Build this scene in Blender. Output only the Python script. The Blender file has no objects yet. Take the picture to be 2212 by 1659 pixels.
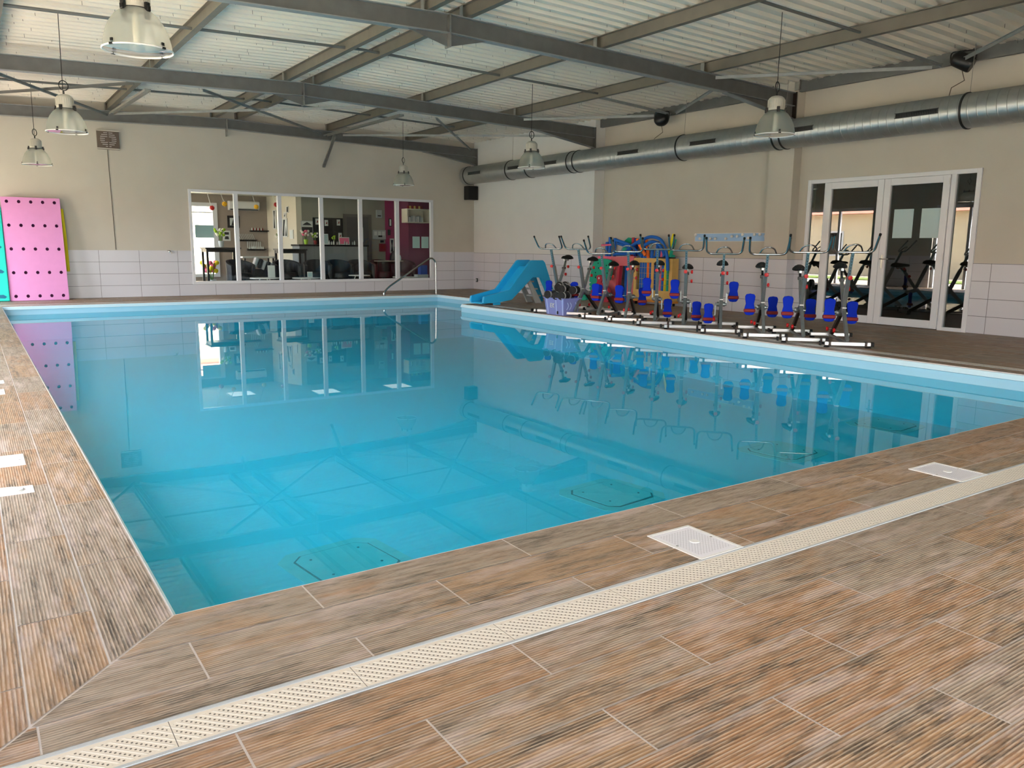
import bpy, bmesh, math, random
from mathutils import Vector, Matrix, Euler

C = bpy.context.scene.collection
scene = bpy.context.scene
rnd = random.Random(7)

# ------------------------------------------------------------------ camera
YAW, PITCH, ROLL = 0.59555, -0.17017, 0.009975
fwd = Vector((math.sin(YAW) * math.cos(PITCH), math.cos(YAW) * math.cos(PITCH), math.sin(PITCH)))
rgt = Vector((math.cos(YAW), -math.sin(YAW), 0))
upv = rgt.cross(fwd)
r2 = math.cos(ROLL) * rgt + math.sin(ROLL) * upv
u2 = -math.sin(ROLL) * rgt + math.cos(ROLL) * upv
cam_data = bpy.data.cameras.new('camera')
cam_data.sensor_width = 36
cam_data.lens = 1723.86 / 2212 * 36
cam_data.clip_start = 0.05
cam = bpy.data.objects.new('camera', cam_data)
C.objects.link(cam)
m3 = Matrix((r2, u2, -fwd)).transposed().to_4x4()
cam.matrix_world = Matrix.Translation((-0.4325, -2.4789, 1.12445)) @ m3
scene.camera = cam

# ------------------------------------------------------------------ world, sun, exposure
scene.view_settings.view_transform = 'Standard'
scene.view_settings.look = 'None'
scene.view_settings.gamma = 1
scene.view_settings.exposure = 0.97
scene.view_settings.use_curve_mapping = False
w = bpy.data.worlds.new('sky')
scene.world = w
w.use_nodes = True
nt = w.node_tree
sky = nt.nodes.new('ShaderNodeTexSky')
sky.sky_type = 'NISHITA'
sky.sun_disc = False
sky.sun_elevation = math.radians(52)
sky.sun_rotation = math.radians(210)
sky.air_density = 1.0
sky.dust_density = 2.5
hs = nt.nodes.new('ShaderNodeHueSaturation')
hs.inputs['Saturation'].default_value = 0.45
nt.links.new(sky.outputs[0], hs.inputs['Color'])
nt.links.new(hs.outputs[0], nt.nodes['Background'].inputs[0])
nt.nodes['Background'].inputs[1].default_value = 1.35
sun = bpy.data.objects.new('sun', bpy.data.lights.new('sun', 'SUN'))
sun.data.energy = 34.0
sun.data.angle = math.radians(0.6)
sun.data.color = (1.0, 0.955, 0.89)
sun.rotation_euler = Vector((0.25, 0.42, -1.0)).to_track_quat('-Z', 'Y').to_euler()
C.objects.link(sun)


def portal(name, loc, sx, sy, direction):
    l = bpy.data.lights.new(name, 'AREA')
    l.shape = 'RECTANGLE'
    l.size, l.size_y = sx, sy
    l.energy = 1
    l.cycles.is_portal = True
    o = bpy.data.objects.new(name, l)
    o.location = loc
    o.rotation_euler = Vector(direction).to_track_quat('-Z', 'Y').to_euler()
    C.objects.link(o)


# openings of the hall to the garden: (y0, y1) on the west side, (x0, x1) behind the camera
WEST = [(0.2, 2.9), (3.7, 7.0), (8.9, 10.9), (12.9, 15.5)]
SOUTH = [(-1.5, 3.6)]
OPEN_Z = 2.5
for a, b in WEST:
    portal('west_portal', (-1.95, (a + b) / 2, OPEN_Z / 2), b - a, OPEN_Z, (1, 0, 0))
for a, b in SOUTH:
    portal('south_portal', ((a + b) / 2, -6.05, OPEN_Z / 2), b - a, OPEN_Z, (0, 1, 0))
portal('cafe_portal', (4.2, 20.1, 1.2), 2.0, 1.95, (0, -1, 0))
portal('cafe_added_side_portal', (1.92, 18.1, 1.56), 2.8, 1.7, (1, 0, 0))  # daylight through an opening added in the unseen cafe side wall
PORT = True
scene.cycles.max_bounces = 10
scene.cycles.diffuse_bounces = 5
scene.cycles.glossy_bounces = 5
scene.cycles.transparent_max_bounces = 12
scene.cycles.sample_clamp_indirect = 6
scene.cycles.use_denoising = True


# ------------------------------------------------------------------ materials
def lin(c):
    if isinstance(c, str):
        c = [int(c[i:i + 2], 16) / 255 for i in (0, 2, 4)]
    return tuple((x / 12.92 if x <= 0.04045 else ((x + 0.055) / 1.055) ** 2.4) for x in c) + (1,)


def mat(name, col, rough=0.5, metal=0.0, noise=0.0, nscale=8.0, bump=0.0, **kw):
    m = bpy.data.materials.new(name)
    m.use_nodes = True
    n = m.node_tree
    b = n.nodes['Principled BSDF']
    b.inputs['Base Color'].default_value = lin(col)
    b.inputs['Roughness'].default_value = rough
    b.inputs['Metallic'].default_value = metal
    for k, v in kw.items():
        b.inputs[k.replace('_', ' ')].default_value = v
    tc = n.nodes.new('ShaderNodeTexCoord')
    tx = n.nodes.new('ShaderNodeTexNoise')
    tx.inputs['Scale'].default_value = nscale
    tx.inputs['Detail'].default_value = 4
    n.links.new(tc.outputs['Object'], tx.inputs['Vector'])
    if noise:
        mr = n.nodes.new('ShaderNodeMapRange')
        mr.inputs['From Min'].default_value = 0.3
        mr.inputs['From Max'].default_value = 0.7
        mr.inputs['To Min'].default_value = 1 - noise
        mr.inputs['To Max'].default_value = 1 + noise
        n.links.new(tx.outputs['Fac'], mr.inputs['Value'])
        hv = n.nodes.new('ShaderNodeHueSaturation')
        hv.inputs['Color'].default_value = lin(col)
        n.links.new(mr.outputs[0], hv.inputs['Value'])
        n.links.new(hv.outputs[0], b.inputs['Base Color'])
    if bump:
        bp = n.nodes.new('ShaderNodeBump')
        bp.inputs['Strength'].default_value = bump
        bp.inputs['Distance'].default_value = 0.01
        n.links.new(tx.outputs['Fac'], bp.inputs['Height'])
        n.links.new(bp.outputs[0], b.inputs['Normal'])
    return m


def math_node(n, op, a, b=None, c=None):
    q = n.nodes.new('ShaderNodeMath')
    q.operation = op
    for i, v in enumerate((a, b, c)):
        if v is None:
            continue
        if isinstance(v, (int, float)):
            q.inputs[i].default_value = v
        else:
            n.links.new(v, q.inputs[i])
    return q.outputs[0]


def mix_col(n, fac, a, b, blend='MIX'):
    q = n.nodes.new('ShaderNodeMix')
    q.data_type = 'RGBA'
    q.blend_type = blend
    for i, v in ((0, fac), (6, a), (7, b)):
        if isinstance(v, (int, float)):
            q.inputs[i].default_value = v
        elif isinstance(v, tuple):
            q.inputs[i].default_value = v
        else:
            n.links.new(v, q.inputs[i])
    return q.outputs[2]


def smooth(n, val, lo, hi):
    q = n.nodes.new('ShaderNodeMapRange')
    q.interpolation_type = 'SMOOTHSTEP'
    q.inputs['From Min'].default_value = lo
    q.inputs['From Max'].default_value = hi
    n.links.new(val, q.inputs['Value'])
    return q.outputs[0]


def noise_node(n, vec, scale, detail=4, rough=0.5):
    t = n.nodes.new('ShaderNodeTexNoise')
    t.inputs['Scale'].default_value = scale
    t.inputs['Detail'].default_value = detail
    t.inputs['Roughness'].default_value = rough
    n.links.new(vec, t.inputs['Vector'])
    return t.outputs['Fac']


def comb(n, x, y, z=0.0):
    q = n.nodes.new('ShaderNodeCombineXYZ')
    for i, v in enumerate((x, y, z)):
        if isinstance(v, (int, float)):
            q.inputs[i].default_value = v
        else:
            n.links.new(v, q.inputs[i])
    return q.outputs[0]


def deck_material():
    m = bpy.data.materials.new('ribbed_wood_look_tile')
    m.use_nodes = True
    n = m.node_tree
    b = n.nodes['Principled BSDF']
    uv = n.nodes.new('ShaderNodeUVMap'); uv.uv_map = 'grain'
    rr = n.nodes.new('ShaderNodeUVMap'); rr.uv_map = 'tile'
    s1 = n.nodes.new('ShaderNodeSeparateXYZ'); n.links.new(uv.outputs[0], s1.inputs[0])
    s2 = n.nodes.new('ShaderNodeSeparateXYZ'); n.links.new(rr.outputs[0], s2.inputs[0])
    u, v = s1.outputs[0], s1.outputs[1]
    ra, rb = s2.outputs[0], s2.outputs[1]
    ou = math_node(n, 'MULTIPLY_ADD', ra, 37.0, u)
    ov = math_node(n, 'MULTIPLY_ADD', rb, 23.0, v)
    big = noise_node(n, comb(n, math_node(n, 'MULTIPLY', ou, 2.4), math_node(n, 'MULTIPLY', ov, 7.0)), 1.5, 6, 0.6)
    mid = noise_node(n, comb(n, math_node(n, 'MULTIPLY', ou, 1.6), math_node(n, 'MULTIPLY', ov, 30.0), 5.0), 1.8, 6, 0.6)
    fine = noise_node(n, comb(n, math_node(n, 'MULTIPLY', ou, 7.0), math_node(n, 'MULTIPLY', ov, 110.0)), 2.0, 5, 0.7)
    blot = noise_node(n, comb(n, math_node(n, 'MULTIPLY', ou, 2.2), math_node(n, 'MULTIPLY', ov, 12.0), 3.0), 1.5, 9, 0.74)
    haze = noise_node(n, comb(n, math_node(n, 'MULTIPLY', ou, 1.7), math_node(n, 'MULTIPLY', ov, 9.0), 11.0), 1.5, 6, 0.65)
    speck = noise_node(n, comb(n, math_node(n, 'MULTIPLY', ou, 30.0), math_node(n, 'MULTIPLY', ov, 60.0), 7.0), 2.0, 4, 0.7)
    warm = lin((0.60, 0.475, 0.345)); rust = lin((0.60, 0.44, 0.30)); grey = lin((0.55, 0.51, 0.46)); dark = lin((0.21, 0.19, 0.165)); pale = lin((0.74, 0.68, 0.66)); umber = lin((0.42, 0.34, 0.265))
    base = mix_col(n, smooth(n, math_node(n, 'ADD', rb, math_node(n, 'MULTIPLY', math_node(n, 'SUBTRACT', big, 0.5), 1.6)), 0.30, 0.55), grey, warm)
    base = mix_col(n, math_node(n, 'MULTIPLY', smooth(n, math_node(n, 'ADD', ra, math_node(n, 'MULTIPLY', math_node(n, 'SUBTRACT', big, 0.5), 1.2)), 0.62, 0.95), 0.9), base, rust)
    base = mix_col(n, math_node(n, 'MULTIPLY', smooth(n, mid, 0.45, 0.62), 0.75), base, umber)
    base = mix_col(n, math_node(n, 'MULTIPLY', smooth(n, blot, 0.50, 0.62), 0.85), base, dark)
    base = mix_col(n, math_node(n, 'MULTIPLY', smooth(n, haze, 0.50, 0.66), 0.6), base, pale)
    base = mix_col(n, math_node(n, 'MULTIPLY', smooth(n, speck, 0.60, 0.70), 0.4), base, dark)
    streak = smooth(n, fine, 0.40, 0.66)
    base = mix_col(n, math_node(n, 'MULTIPLY', streak, 0.30), base, lin((0.76, 0.67, 0.57)))
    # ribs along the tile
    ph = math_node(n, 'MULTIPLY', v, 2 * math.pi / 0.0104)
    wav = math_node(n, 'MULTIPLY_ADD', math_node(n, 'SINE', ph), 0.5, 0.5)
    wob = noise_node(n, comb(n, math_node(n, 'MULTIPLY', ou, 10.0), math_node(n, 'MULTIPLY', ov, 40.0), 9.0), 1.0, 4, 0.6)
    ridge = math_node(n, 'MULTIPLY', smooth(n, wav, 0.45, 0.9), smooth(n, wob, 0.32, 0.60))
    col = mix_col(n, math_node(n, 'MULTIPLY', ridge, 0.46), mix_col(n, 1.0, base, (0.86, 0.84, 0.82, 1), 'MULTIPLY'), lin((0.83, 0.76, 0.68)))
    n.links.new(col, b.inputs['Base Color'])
    bp = n.nodes.new('ShaderNodeBump')
    bp.inputs['Strength'].default_value = 0.5
    bp.inputs['Distance'].default_value = 0.0015
    hgt = math_node(n, 'ADD', wav, math_node(n, 'MULTIPLY', wob, 0.8))
    n.links.new(hgt, bp.inputs['Height'])
    n.links.new(bp.outputs[0], b.inputs['Normal'])
    b.inputs['Roughness'].default_value = 0.5
    b.inputs['Specular IOR Level'].default_value = 0.45
    return m


def wall_tile_material(name, axis, ph, tw=0.765, th=0.245, z0=0.0, col=(0.80, 0.80, 0.83)):
    """large white wall tiles with thin grey joints"""
    m = bpy.data.materials.new(name)
    m.use_nodes = True
    n = m.node_tree
    b = n.nodes['Principled BSDF']
    tc = n.nodes.new('ShaderNodeTexCoord')
    s = n.nodes.new('ShaderNodeSeparateXYZ'); n.links.new(tc.outputs['Object'], s.inputs[0])
    a = s.outputs[axis]; z = s.outputs[2]

    def line(val, p, off, wd):
        f = math_node(n, 'PINGPONG', math_node(n, 'SUBTRACT', val, off), p / 2)
        return math_node(n, 'LESS_THAN', f, wd)
    j = math_node(n, 'MAXIMUM', line(a, tw, ph, 0.0035), line(z, th, z0, 0.0035))
    nz = noise_node(n, tc.outputs['Object'], 1.3, 3)
    c = mix_col(n, nz, lin(tuple(x * 0.97 for x in col)), lin(tuple(min(1, x * 1.02) for x in col)))
    n.links.new(mix_col(n, j, c, lin((0.42, 0.43, 0.45))), b.inputs['Base Color'])
    bp = n.nodes.new('ShaderNodeBump'); bp.inputs['Strength'].default_value = 0.4; bp.inputs['Distance'].default_value = 0.003
    n.links.new(math_node(n, 'SUBTRACT', 1.0, j), bp.inputs['Height'])
    n.links.new(bp.outputs[0], b.inputs['Normal'])
    b.inputs['Roughness'].default_value = 0.28
    return m


def glass_material(name, tint=(0.93, 0.96, 0.95), ior=1.5, rough=0.0, boost=1.0):
    m = bpy.data.materials.new(name)
    m.use_nodes = True
    n = m.node_tree
    n.nodes.remove(n.nodes['Principled BSDF'])
    fr = n.nodes.new('ShaderNodeFresnel'); fr.inputs[0].default_value = ior
    tr = n.nodes.new('ShaderNodeBsdfTransparent'); tr.inputs[0].default_value = tint + (1,)
    gl = n.nodes.new('ShaderNodeBsdfGlossy'); gl.inputs['Roughness'].default_value = rough
    mx = n.nodes.new('ShaderNodeMixShader')
    ge = n.nodes.new('ShaderNodeNewGeometry')
    front = math_node(n, 'SUBTRACT', 1.0, ge.outputs['Backfacing'])
    f = math_node(n, 'MULTIPLY', math_node(n, 'MINIMUM', math_node(n, 'MULTIPLY', fr.outputs[0], boost), 1.0), front)
    n.links.new(f, mx.inputs[0]); n.links.new(tr.outputs[0], mx.inputs[1]); n.links.new(gl.outputs[0], mx.inputs[2])
    n.links.new(mx.outputs[0], n.nodes['Material Output'].inputs[0])
    return m


def water_material():
    m = glass_material('pool_water', (0.37, 0.86, 0.96), 1.33)
    n = m.node_tree
    # suspended fine particles: part of the light is scattered back just under the surface
    tr_ = [q for q in n.nodes if q.bl_idname == 'ShaderNodeBsdfTransparent'][0]
    mx_ = [q for q in n.nodes if q.bl_idname == 'ShaderNodeMixShader'][0]
    df = n.nodes.new('ShaderNodeBsdfDiffuse'); df.inputs[0].default_value = lin((0.16, 0.76, 0.90))
    m2 = n.nodes.new('ShaderNodeMixShader'); m2.inputs[0].default_value = 0.27
    n.links.new(tr_.outputs[0], m2.inputs[1]); n.links.new(df.outputs[0], m2.inputs[2])
    n.links.new(m2.outputs[0], mx_.inputs[1])
    tc = n.nodes.new('ShaderNodeTexCoord')
    mp = n.nodes.new('ShaderNodeMapping'); mp.inputs['Scale'].default_value = (0.55, 1.5, 1)
    n.links.new(tc.outputs['Object'], mp.inputs[0])
    h = noise_node(n, mp.outputs[0], 1.6, 3, 0.5)
    bp = n.nodes.new('ShaderNodeBump'); bp.inputs['Strength'].default_value = 0.06; bp.inputs['Distance'].default_value = 0.05
    n.links.new(h, bp.inputs['Height'])
    for q in n.nodes:
        if q.bl_idname in ('ShaderNodeFresnel', 'ShaderNodeBsdfGlossy'):
            n.links.new(bp.outputs[0], q.inputs['Normal'])
    return m


def frosted_material():
    m = bpy.data.materials.new('frosted_acrylic')
    m.use_nodes = True
    n = m.node_tree
    n.nodes.remove(n.nodes['Principled BSDF'])
    tr = n.nodes.new('ShaderNodeBsdfTransparent'); tr.inputs[0].default_value = (0.9, 0.92, 0.9, 1)
    df = n.nodes.new('ShaderNodeBsdfDiffuse'); df.inputs[0].default_value = lin((0.72, 0.72, 0.68))
    tl = n.nodes.new('ShaderNodeBsdfTranslucent'); tl.inputs[0].default_value = lin((0.82, 0.81, 0.77))
    gl = n.nodes.new('ShaderNodeBsdfGlossy'); gl.inputs['Roughness'].default_value = 0.25
    a = n.nodes.new('ShaderNodeMixShader'); a.inputs[0].default_value = 0.55
    n.links.new(df.outputs[0], a.inputs[1]); n.links.new(tl.outputs[0], a.inputs[2])
    b = n.nodes.new('ShaderNodeMixShader'); b.inputs[0].default_value = 0.55
    n.links.new(a.outputs[0], b.inputs[1]); n.links.new(tr.outputs[0], b.inputs[2])
    c = n.nodes.new('ShaderNodeMixShader'); c.inputs[0].default_value = 0.06
    n.links.new(b.outputs[0], c.inputs[1]); n.links.new(gl.outputs[0], c.inputs[2])
    n.links.new(c.outputs[0], n.nodes['Material Output'].inputs[0])
    return m


def grate_material():
    m = bpy.data.materials.new('drain_grate_plastic')
    m.use_nodes = True
    n = m.node_tree
    b = n.nodes['Principled BSDF']
    uv = n.nodes.new('ShaderNodeUVMap'); uv.uv_map = 'grain'
    s = n.nodes.new('ShaderNodeSeparateXYZ'); n.links.new(uv.outputs[0], s.inputs[0])
    u, v = s.outputs[0], s.outputs[1]
    d = math_node(n, 'SUBTRACT', u, v)
    fd = math_node(n, 'PINGPONG', d, 0.0285 / 2)              # 0 on the rib between rows, max on the row of holes
    fs = math_node(n, 'PINGPONG', math_node(n, 'ADD', u, v), 0.0172 / 2)
    dx = math_node(n, 'DIVIDE', math_node(n, 'SUBTRACT', 0.01425, fd), 0.0042)
    dy = math_node(n, 'DIVIDE', math_node(n, 'SUBTRACT', 0.0086, fs), 0.0040)
    r = math_node(n, 'ADD', math_node(n, 'MULTIPLY', dx, dx), math_node(n, 'MULTIPLY', dy, dy))
    edge = math_node(n, 'MULTIPLY', math_node(n, 'GREATER_THAN', v, 0.014), math_node(n, 'LESS_THAN', v, 0.106))
    mod = math_node(n, 'PINGPONG', u, 0.23)
    edge2 = math_node(n, 'MULTIPLY', edge, math_node(n, 'GREATER_THAN', mod, 0.008))
    hole = math_node(n, 'MULTIPLY', math_node(n, 'LESS_THAN', r, 1.0), edge2)
    seam = math_node(n, 'LESS_THAN', mod, 0.0009)
    rib = math_node(n, 'MULTIPLY', smooth(n, fd, 0.0048, 0.003), edge)
    c = mix_col(n, rib, lin((0.83, 0.80, 0.74)), lin((0.90, 0.88, 0.84)))
    c = mix_col(n, hole, c, lin((0.36, 0.33, 0.29)))
    c = mix_col(n, seam, c, lin((0.35, 0.33, 0.3)))
    n.links.new(c, b.inputs['Base Color'])
    bp = n.nodes.new('ShaderNodeBump'); bp.inputs['Strength'].default_value = 0.8; bp.inputs['Distance'].default_value = 0.002
    n.links.new(math_node(n, 'SUBTRACT', rib, hole), bp.inputs['Height'])
    n.links.new(bp.outputs[0], b.inputs['Normal'])
    b.inputs['Roughness'].default_value = 0.45
    return m


def hatch_material():
    m = bpy.data.materials.new('hatch_lid_plastic')
    m.use_nodes = True
    n = m.node_tree
    b = n.nodes['Principled BSDF']
    uv = n.nodes.new('ShaderNodeUVMap'); uv.uv_map = 'grain'
    s = n.nodes.new('ShaderNodeSeparateXYZ'); n.links.new(uv.outputs[0], s.inputs[0])
    u, v = s.outputs[0], s.outputs[1]
    g1 = math_node(n, 'PINGPONG', math_node(n, 'ADD', u, v), 0.0075)
    g2 = math_node(n, 'PINGPONG', math_node(n, 'SUBTRACT', u, v), 0.0075)
    ln = math_node(n, 'LESS_THAN', math_node(n, 'MINIMUM', g1, g2), 0.0009)
    ins = math_node(n, 'MULTIPLY', math_node(n, 'LESS_THAN', math_node(n, 'ABSOLUTE', u), 0.088), math_node(n, 'LESS_THAN', math_node(n, 'ABSOLUTE', v), 0.108))
    rr = math_node(n, 'ADD', math_node(n, 'MULTIPLY', u, u), math_node(n, 'MULTIPLY', v, v))
    ln = math_node(n, 'MULTIPLY', math_node(n, 'MULTIPLY', ln, ins), math_node(n, 'GREATER_THAN', rr, 0.0005))
    n.links.new(mix_col(n, ln, lin((0.86, 0.86, 0.88)), lin((0.66, 0.66, 0.68))), b.inputs['Base Color'])
    bp = n.nodes.new('ShaderNodeBump'); bp.inputs['Strength'].default_value = 0.4; bp.inputs['Distance'].default_value = 0.002
    n.links.new(math_node(n, 'SUBTRACT', 1.0, ln), bp.inputs['Height'])
    n.links.new(bp.outputs[0], b.inputs['Normal'])
    b.inputs['Roughness'].default_value = 0.4
    return m


def duct_material():
    m = bpy.data.materials.new('spiral_galvanised_duct')
    m.use_nodes = True
    n = m.node_tree
    b = n.nodes['Principled BSDF']
    tc = n.nodes.new('ShaderNodeTexCoord')
    s = n.nodes.new('ShaderNodeSeparateXYZ'); n.links.new(tc.outputs['Object'], s.inputs[0])
    ang = math_node(n, 'ARCTAN2', s.outputs[2], s.outputs[0])
    sp = math_node(n, 'MULTIPLY_ADD', ang, 0.12 / (2 * math.pi), s.outputs[1])
    f = math_node(n, 'PINGPONG', sp, 0.06)
    seam = smooth(n, f, 0.007, 0.0)
    nz = noise_node(n, tc.outputs['Object'], 7.0, 5, 0.6)
    n.links.new(mix_col(n, nz, lin((0.62, 0.64, 0.64)), lin((0.76, 0.77, 0.76))), b.inputs['Base Color'])
    b.inputs['Metallic'].default_value = 0.8
    rg = math_node(n, 'MULTIPLY_ADD', nz, 0.22, 0.27)
    n.links.new(rg, b.inputs['Roughness'])
    bp = n.nodes.new('ShaderNodeBump'); bp.inputs['Strength'].default_value = 0.8; bp.inputs['Distance'].default_value = 0.006
    n.links.new(seam, bp.inputs['Height'])
    n.links.new(bp.outputs[0], b.inputs['Normal'])
    return m


M = {}
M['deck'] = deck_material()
M['grout'] = mat('grout', (0.78, 0.75, 0.73), 0.8, noise=0.1, nscale=20)
M['grate'] = grate_material()
M['hatch'] = hatch_material()
M['paint'] = mat('beige_wall_paint', (0.745, 0.725, 0.68), 0.8, noise=0.03, nscale=2.0, bump=0.03)
M['paint_white'] = mat('white_wall_paint', (0.83, 0.835, 0.83), 0.75, noise=0.02, nscale=2.0)
M['tiles_far'] = wall_tile_material('wall_tiles_far', 0, 0.295)
M['tiles_right'] = wall_tile_material('wall_tiles_right', 1, 0.0, 0.74, 0.24)
M['tiles_seg'] = wall_tile_material('wall_tiles_segment', 1, 15.51 - 0.735 * 5, 0.735, 0.24)
M['tiles_left'] = wall_tile_material('wall_tiles_left', 1, 0.3, 0.75, 0.245)
M['liner'] = mat('pool_liner_blue', (0.60, 0.80, 0.88), 0.35, noise=0.02, nscale=3)
M['liner_band'] = mat('pool_coping_blue', (0.78, 0.89, 0.93), 0.35)
M['liner_under'] = mat('pool_shell_turquoise', (0.48, 0.88, 0.95), 0.5, noise=0.03, nscale=1.0)
M['plate_green'] = mat('pool_plate_green', (0.62, 0.84, 0.82), 0.6, noise=0.05)
M['plate_line'] = mat('pool_plate_joint', (0.22, 0.30, 0.26), 0.6)
M['water'] = water_material()
M['steel'] = mat('painted_roof_steel', (0.42, 0.425, 0.42), 0.45, 0.35, noise=0.10, nscale=6, bump=0.05)
M['purlin'] = mat('purlin_steel', (0.45, 0.43, 0.39), 0.5, 0.3, noise=0.08, nscale=5)
M['galv'] = mat('galvanised_steel', (0.62, 0.62, 0.60), 0.4, 0.8, noise=0.12, nscale=14)
M['flange'] = mat('galvanised_flange', (0.58, 0.60, 0.60), 0.45, 0.4, noise=0.1, nscale=9)
M['sheet'] = mat('roof_sheet', (0.88, 0.855, 0.80), 0.5, 0.0, noise=0.04, nscale=1.5)
M['screw'] = mat('dark_screw', (0.12, 0.12, 0.12), 0.5, 0.5)
M['duct'] = duct_material()
M['duct_ring'] = mat('duct_clamp_rubber', (0.10, 0.10, 0.10), 0.5)
M['duct_grille'] = mat('duct_grille_metal', (0.30, 0.31, 0.31), 0.45, 0.7)
M['black'] = mat('black_plastic', (0.045, 0.045, 0.05), 0.4)
M['rubber'] = mat('matt_black_rubber', (0.06, 0.06, 0.065), 0.7)
M['white'] = mat('white_plastic', (0.86, 0.86, 0.85), 0.35)
M['pvc'] = mat('white_pvc_frame', (0.85, 0.86, 0.88), 0.3)
M['grey_plastic'] = mat('light_grey_plastic', (0.68, 0.70, 0.71), 0.45)
M['housing'] = mat('lamp_housing_grey', (0.72, 0.71, 0.67), 0.4, 0.1)
M['frost'] = frosted_material()
M['lens'] = glass_material('lamp_glass', (0.93, 0.95, 0.94), 1.5, 0.05, 1.5)
M['bulb'] = mat('white_lamp_tube', (0.95, 0.94, 0.88), 0.3)
M['glass'] = glass_material('window_glass', (0.90, 0.94, 0.93), 1.5, 0.0, 1.0)
M['door_glass'] = glass_material('door_glass', (0.62, 0.66, 0.64), 1.5, 0.0, 3.4)
M['chrome'] = mat('stainless_steel', (0.72, 0.72, 0.71), 0.16, 1.0)
M['satin'] = mat('brushed_stainless', (0.60, 0.62, 0.62), 0.35, 0.8, noise=0.05, nscale=20)
M['post_steel'] = mat('blue_grey_steel', (0.50, 0.62, 0.66), 0.35, 0.6)
M['alu'] = mat('aluminium_bar', (0.82, 0.82, 0.82), 0.28, 0.85)
M['dark_steel'] = mat('dark_bronze_steel', (0.20, 0.17, 0.15), 0.4, 0.6)
M['red'] = mat('red_plastic', (0.78, 0.06, 0.08), 0.35)
M['strap'] = mat('dark_red_strap', (0.52, 0.05, 0.06), 0.6)
M['blue_pedal'] = mat('royal_blue_plastic', (0.0, 0.17, 0.72), 0.6, Specular_IOR_Level=0.12)
M['slide'] = mat('slide_blue', (0.14, 0.68, 0.91), 0.3)
M['slide_grey'] = mat('slide_step_grey', (0.74, 0.76, 0.76), 0.45)
M['crate'] = mat('lavender_plastic', (0.54, 0.57, 0.82), 0.35, Alpha=0.93)
M['pink'] = mat('pink_foam', (0.83, 0.56, 0.77), 0.7, noise=0.02)
M['hole'] = mat('foam_hole_dark_purple', (0.36, 0.10, 0.32), 0.8)
M['teal'] = mat('teal_foam', (0.05, 0.78, 0.72), 0.6)
M['teal_dark'] = mat('teal_slot', (0.04, 0.38, 0.50), 0.7)
M['foam_red'] = mat('coral_red_foam', (0.86, 0.44, 0.48), 0.7)
M['foam_crimson'] = mat('crimson_foam', (0.74, 0.20, 0.28), 0.7)
M['foam_green'] = mat('green_foam', (0.06, 0.66, 0.54), 0.7)
M['foam_blue'] = mat('blue_foam', (0.06, 0.40, 0.78), 0.7)
M['foam_blue_dark'] = mat('deep_blue_foam', (0.08, 0.24, 0.60), 0.7)
M['foam_orange'] = mat('orange_foam', (0.98, 0.46, 0.14), 0.7)
M['pom_yellow'] = mat('golden_pompom', (0.96, 0.72, 0.10), 0.7)
M['foam_yellow'] = mat('yellow_foam', (0.92, 0.86, 0.08), 0.7)
M['foam_pink'] = mat('rose_foam', (0.92, 0.42, 0.56), 0.7)
M['wood_yellow'] = mat('yellow_trolley_board', (0.83, 0.68, 0.38), 0.5, noise=0.05, nscale=12)
M['wood_orange'] = mat('orange_trolley_board', (0.84, 0.54, 0.18), 0.5)
M['wire'] = mat('pale_wire', (0.80, 0.74, 0.62), 0.4, 0.4)
M['rack_blue'] = mat('powder_blue_board', (0.60, 0.75, 0.90), 0.4)
M['brown_wall'] = mat('taupe_cafe_paint', (0.60, 0.55, 0.51), 0.8)
M['olive_wall'] = mat('olive_grey_paint', (0.60, 0.59, 0.54), 0.8)
M['cream_wall'] = mat('cream_cafe_paint', (0.84, 0.81, 0.74), 0.8)
M['pink_wall'] = mat('magenta_cafe_paint', (0.62, 0.20, 0.38), 0.8)
M['pink_wall_dark'] = mat('plum_cafe_paint', (0.48, 0.18, 0.32), 0.8)
M['cafe_floor'] = mat('cafe_floor_grey', (0.42, 0.40, 0.38), 0.5)
M['dark_wood'] = mat('espresso_wood', (0.10, 0.075, 0.07), 0.35)
M['navy'] = mat('dark_navy_leather', (0.06, 0.07, 0.10), 0.5)
M['burgundy'] = mat('burgundy_leather', (0.26, 0.06, 0.09), 0.5)
M['counter'] = mat('counter_front_grey', (0.52, 0.53, 0.54), 0.5)
M['door_grey'] = mat('grey_door_paint', (0.40, 0.38, 0.36), 0.5)
M['paper'] = mat('paper_white', (0.84, 0.86, 0.85), 0.7)
M['paper_blue'] = mat('pale_blue_paper', (0.70, 0.79, 0.80), 0.7)
M['ink'] = mat('printed_ink', (0.16, 0.16, 0.17), 0.7)
M['green_leaf'] = mat('leaf_green', (0.30, 0.45, 0.16), 0.6)
M['lime'] = mat('lime_green', (0.62, 0.78, 0.12), 0.6)
M['white_flower'] = mat('white_petal', (0.92, 0.90, 0.84), 0.7)
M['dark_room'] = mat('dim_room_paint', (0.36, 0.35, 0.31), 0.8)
M['facade'] = mat('sunny_facade', (0.86, 0.80, 0.68), 0.8, noise=0.04, nscale=1.0)
M['roof_tile'] = mat('terracotta_roof', (0.74, 0.48, 0.40), 0.8, noise=0.1, nscale=6)
M['ground'] = mat('pale_concrete_ground', (0.66, 0.62, 0.56), 0.9, noise=0.06, nscale=1.0)
M['lawn'] = mat('lawn_green', (0.42, 0.50, 0.22), 0.9, noise=0.2, nscale=9)
M['car_paint'] = mat('silver_car_paint', (0.62, 0.66, 0.72), 0.25, 0.5)
M['car_glass'] = mat('dark_car_glass', (0.05, 0.06, 0.07), 0.1)
M['fan_grey'] = mat('fan_grille_grey', (0.36, 0.31, 0.27), 0.5)
M['fan_light'] = mat('fan_slat_metal', (0.72, 0.70, 0.70), 0.35, 0.5)
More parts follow.
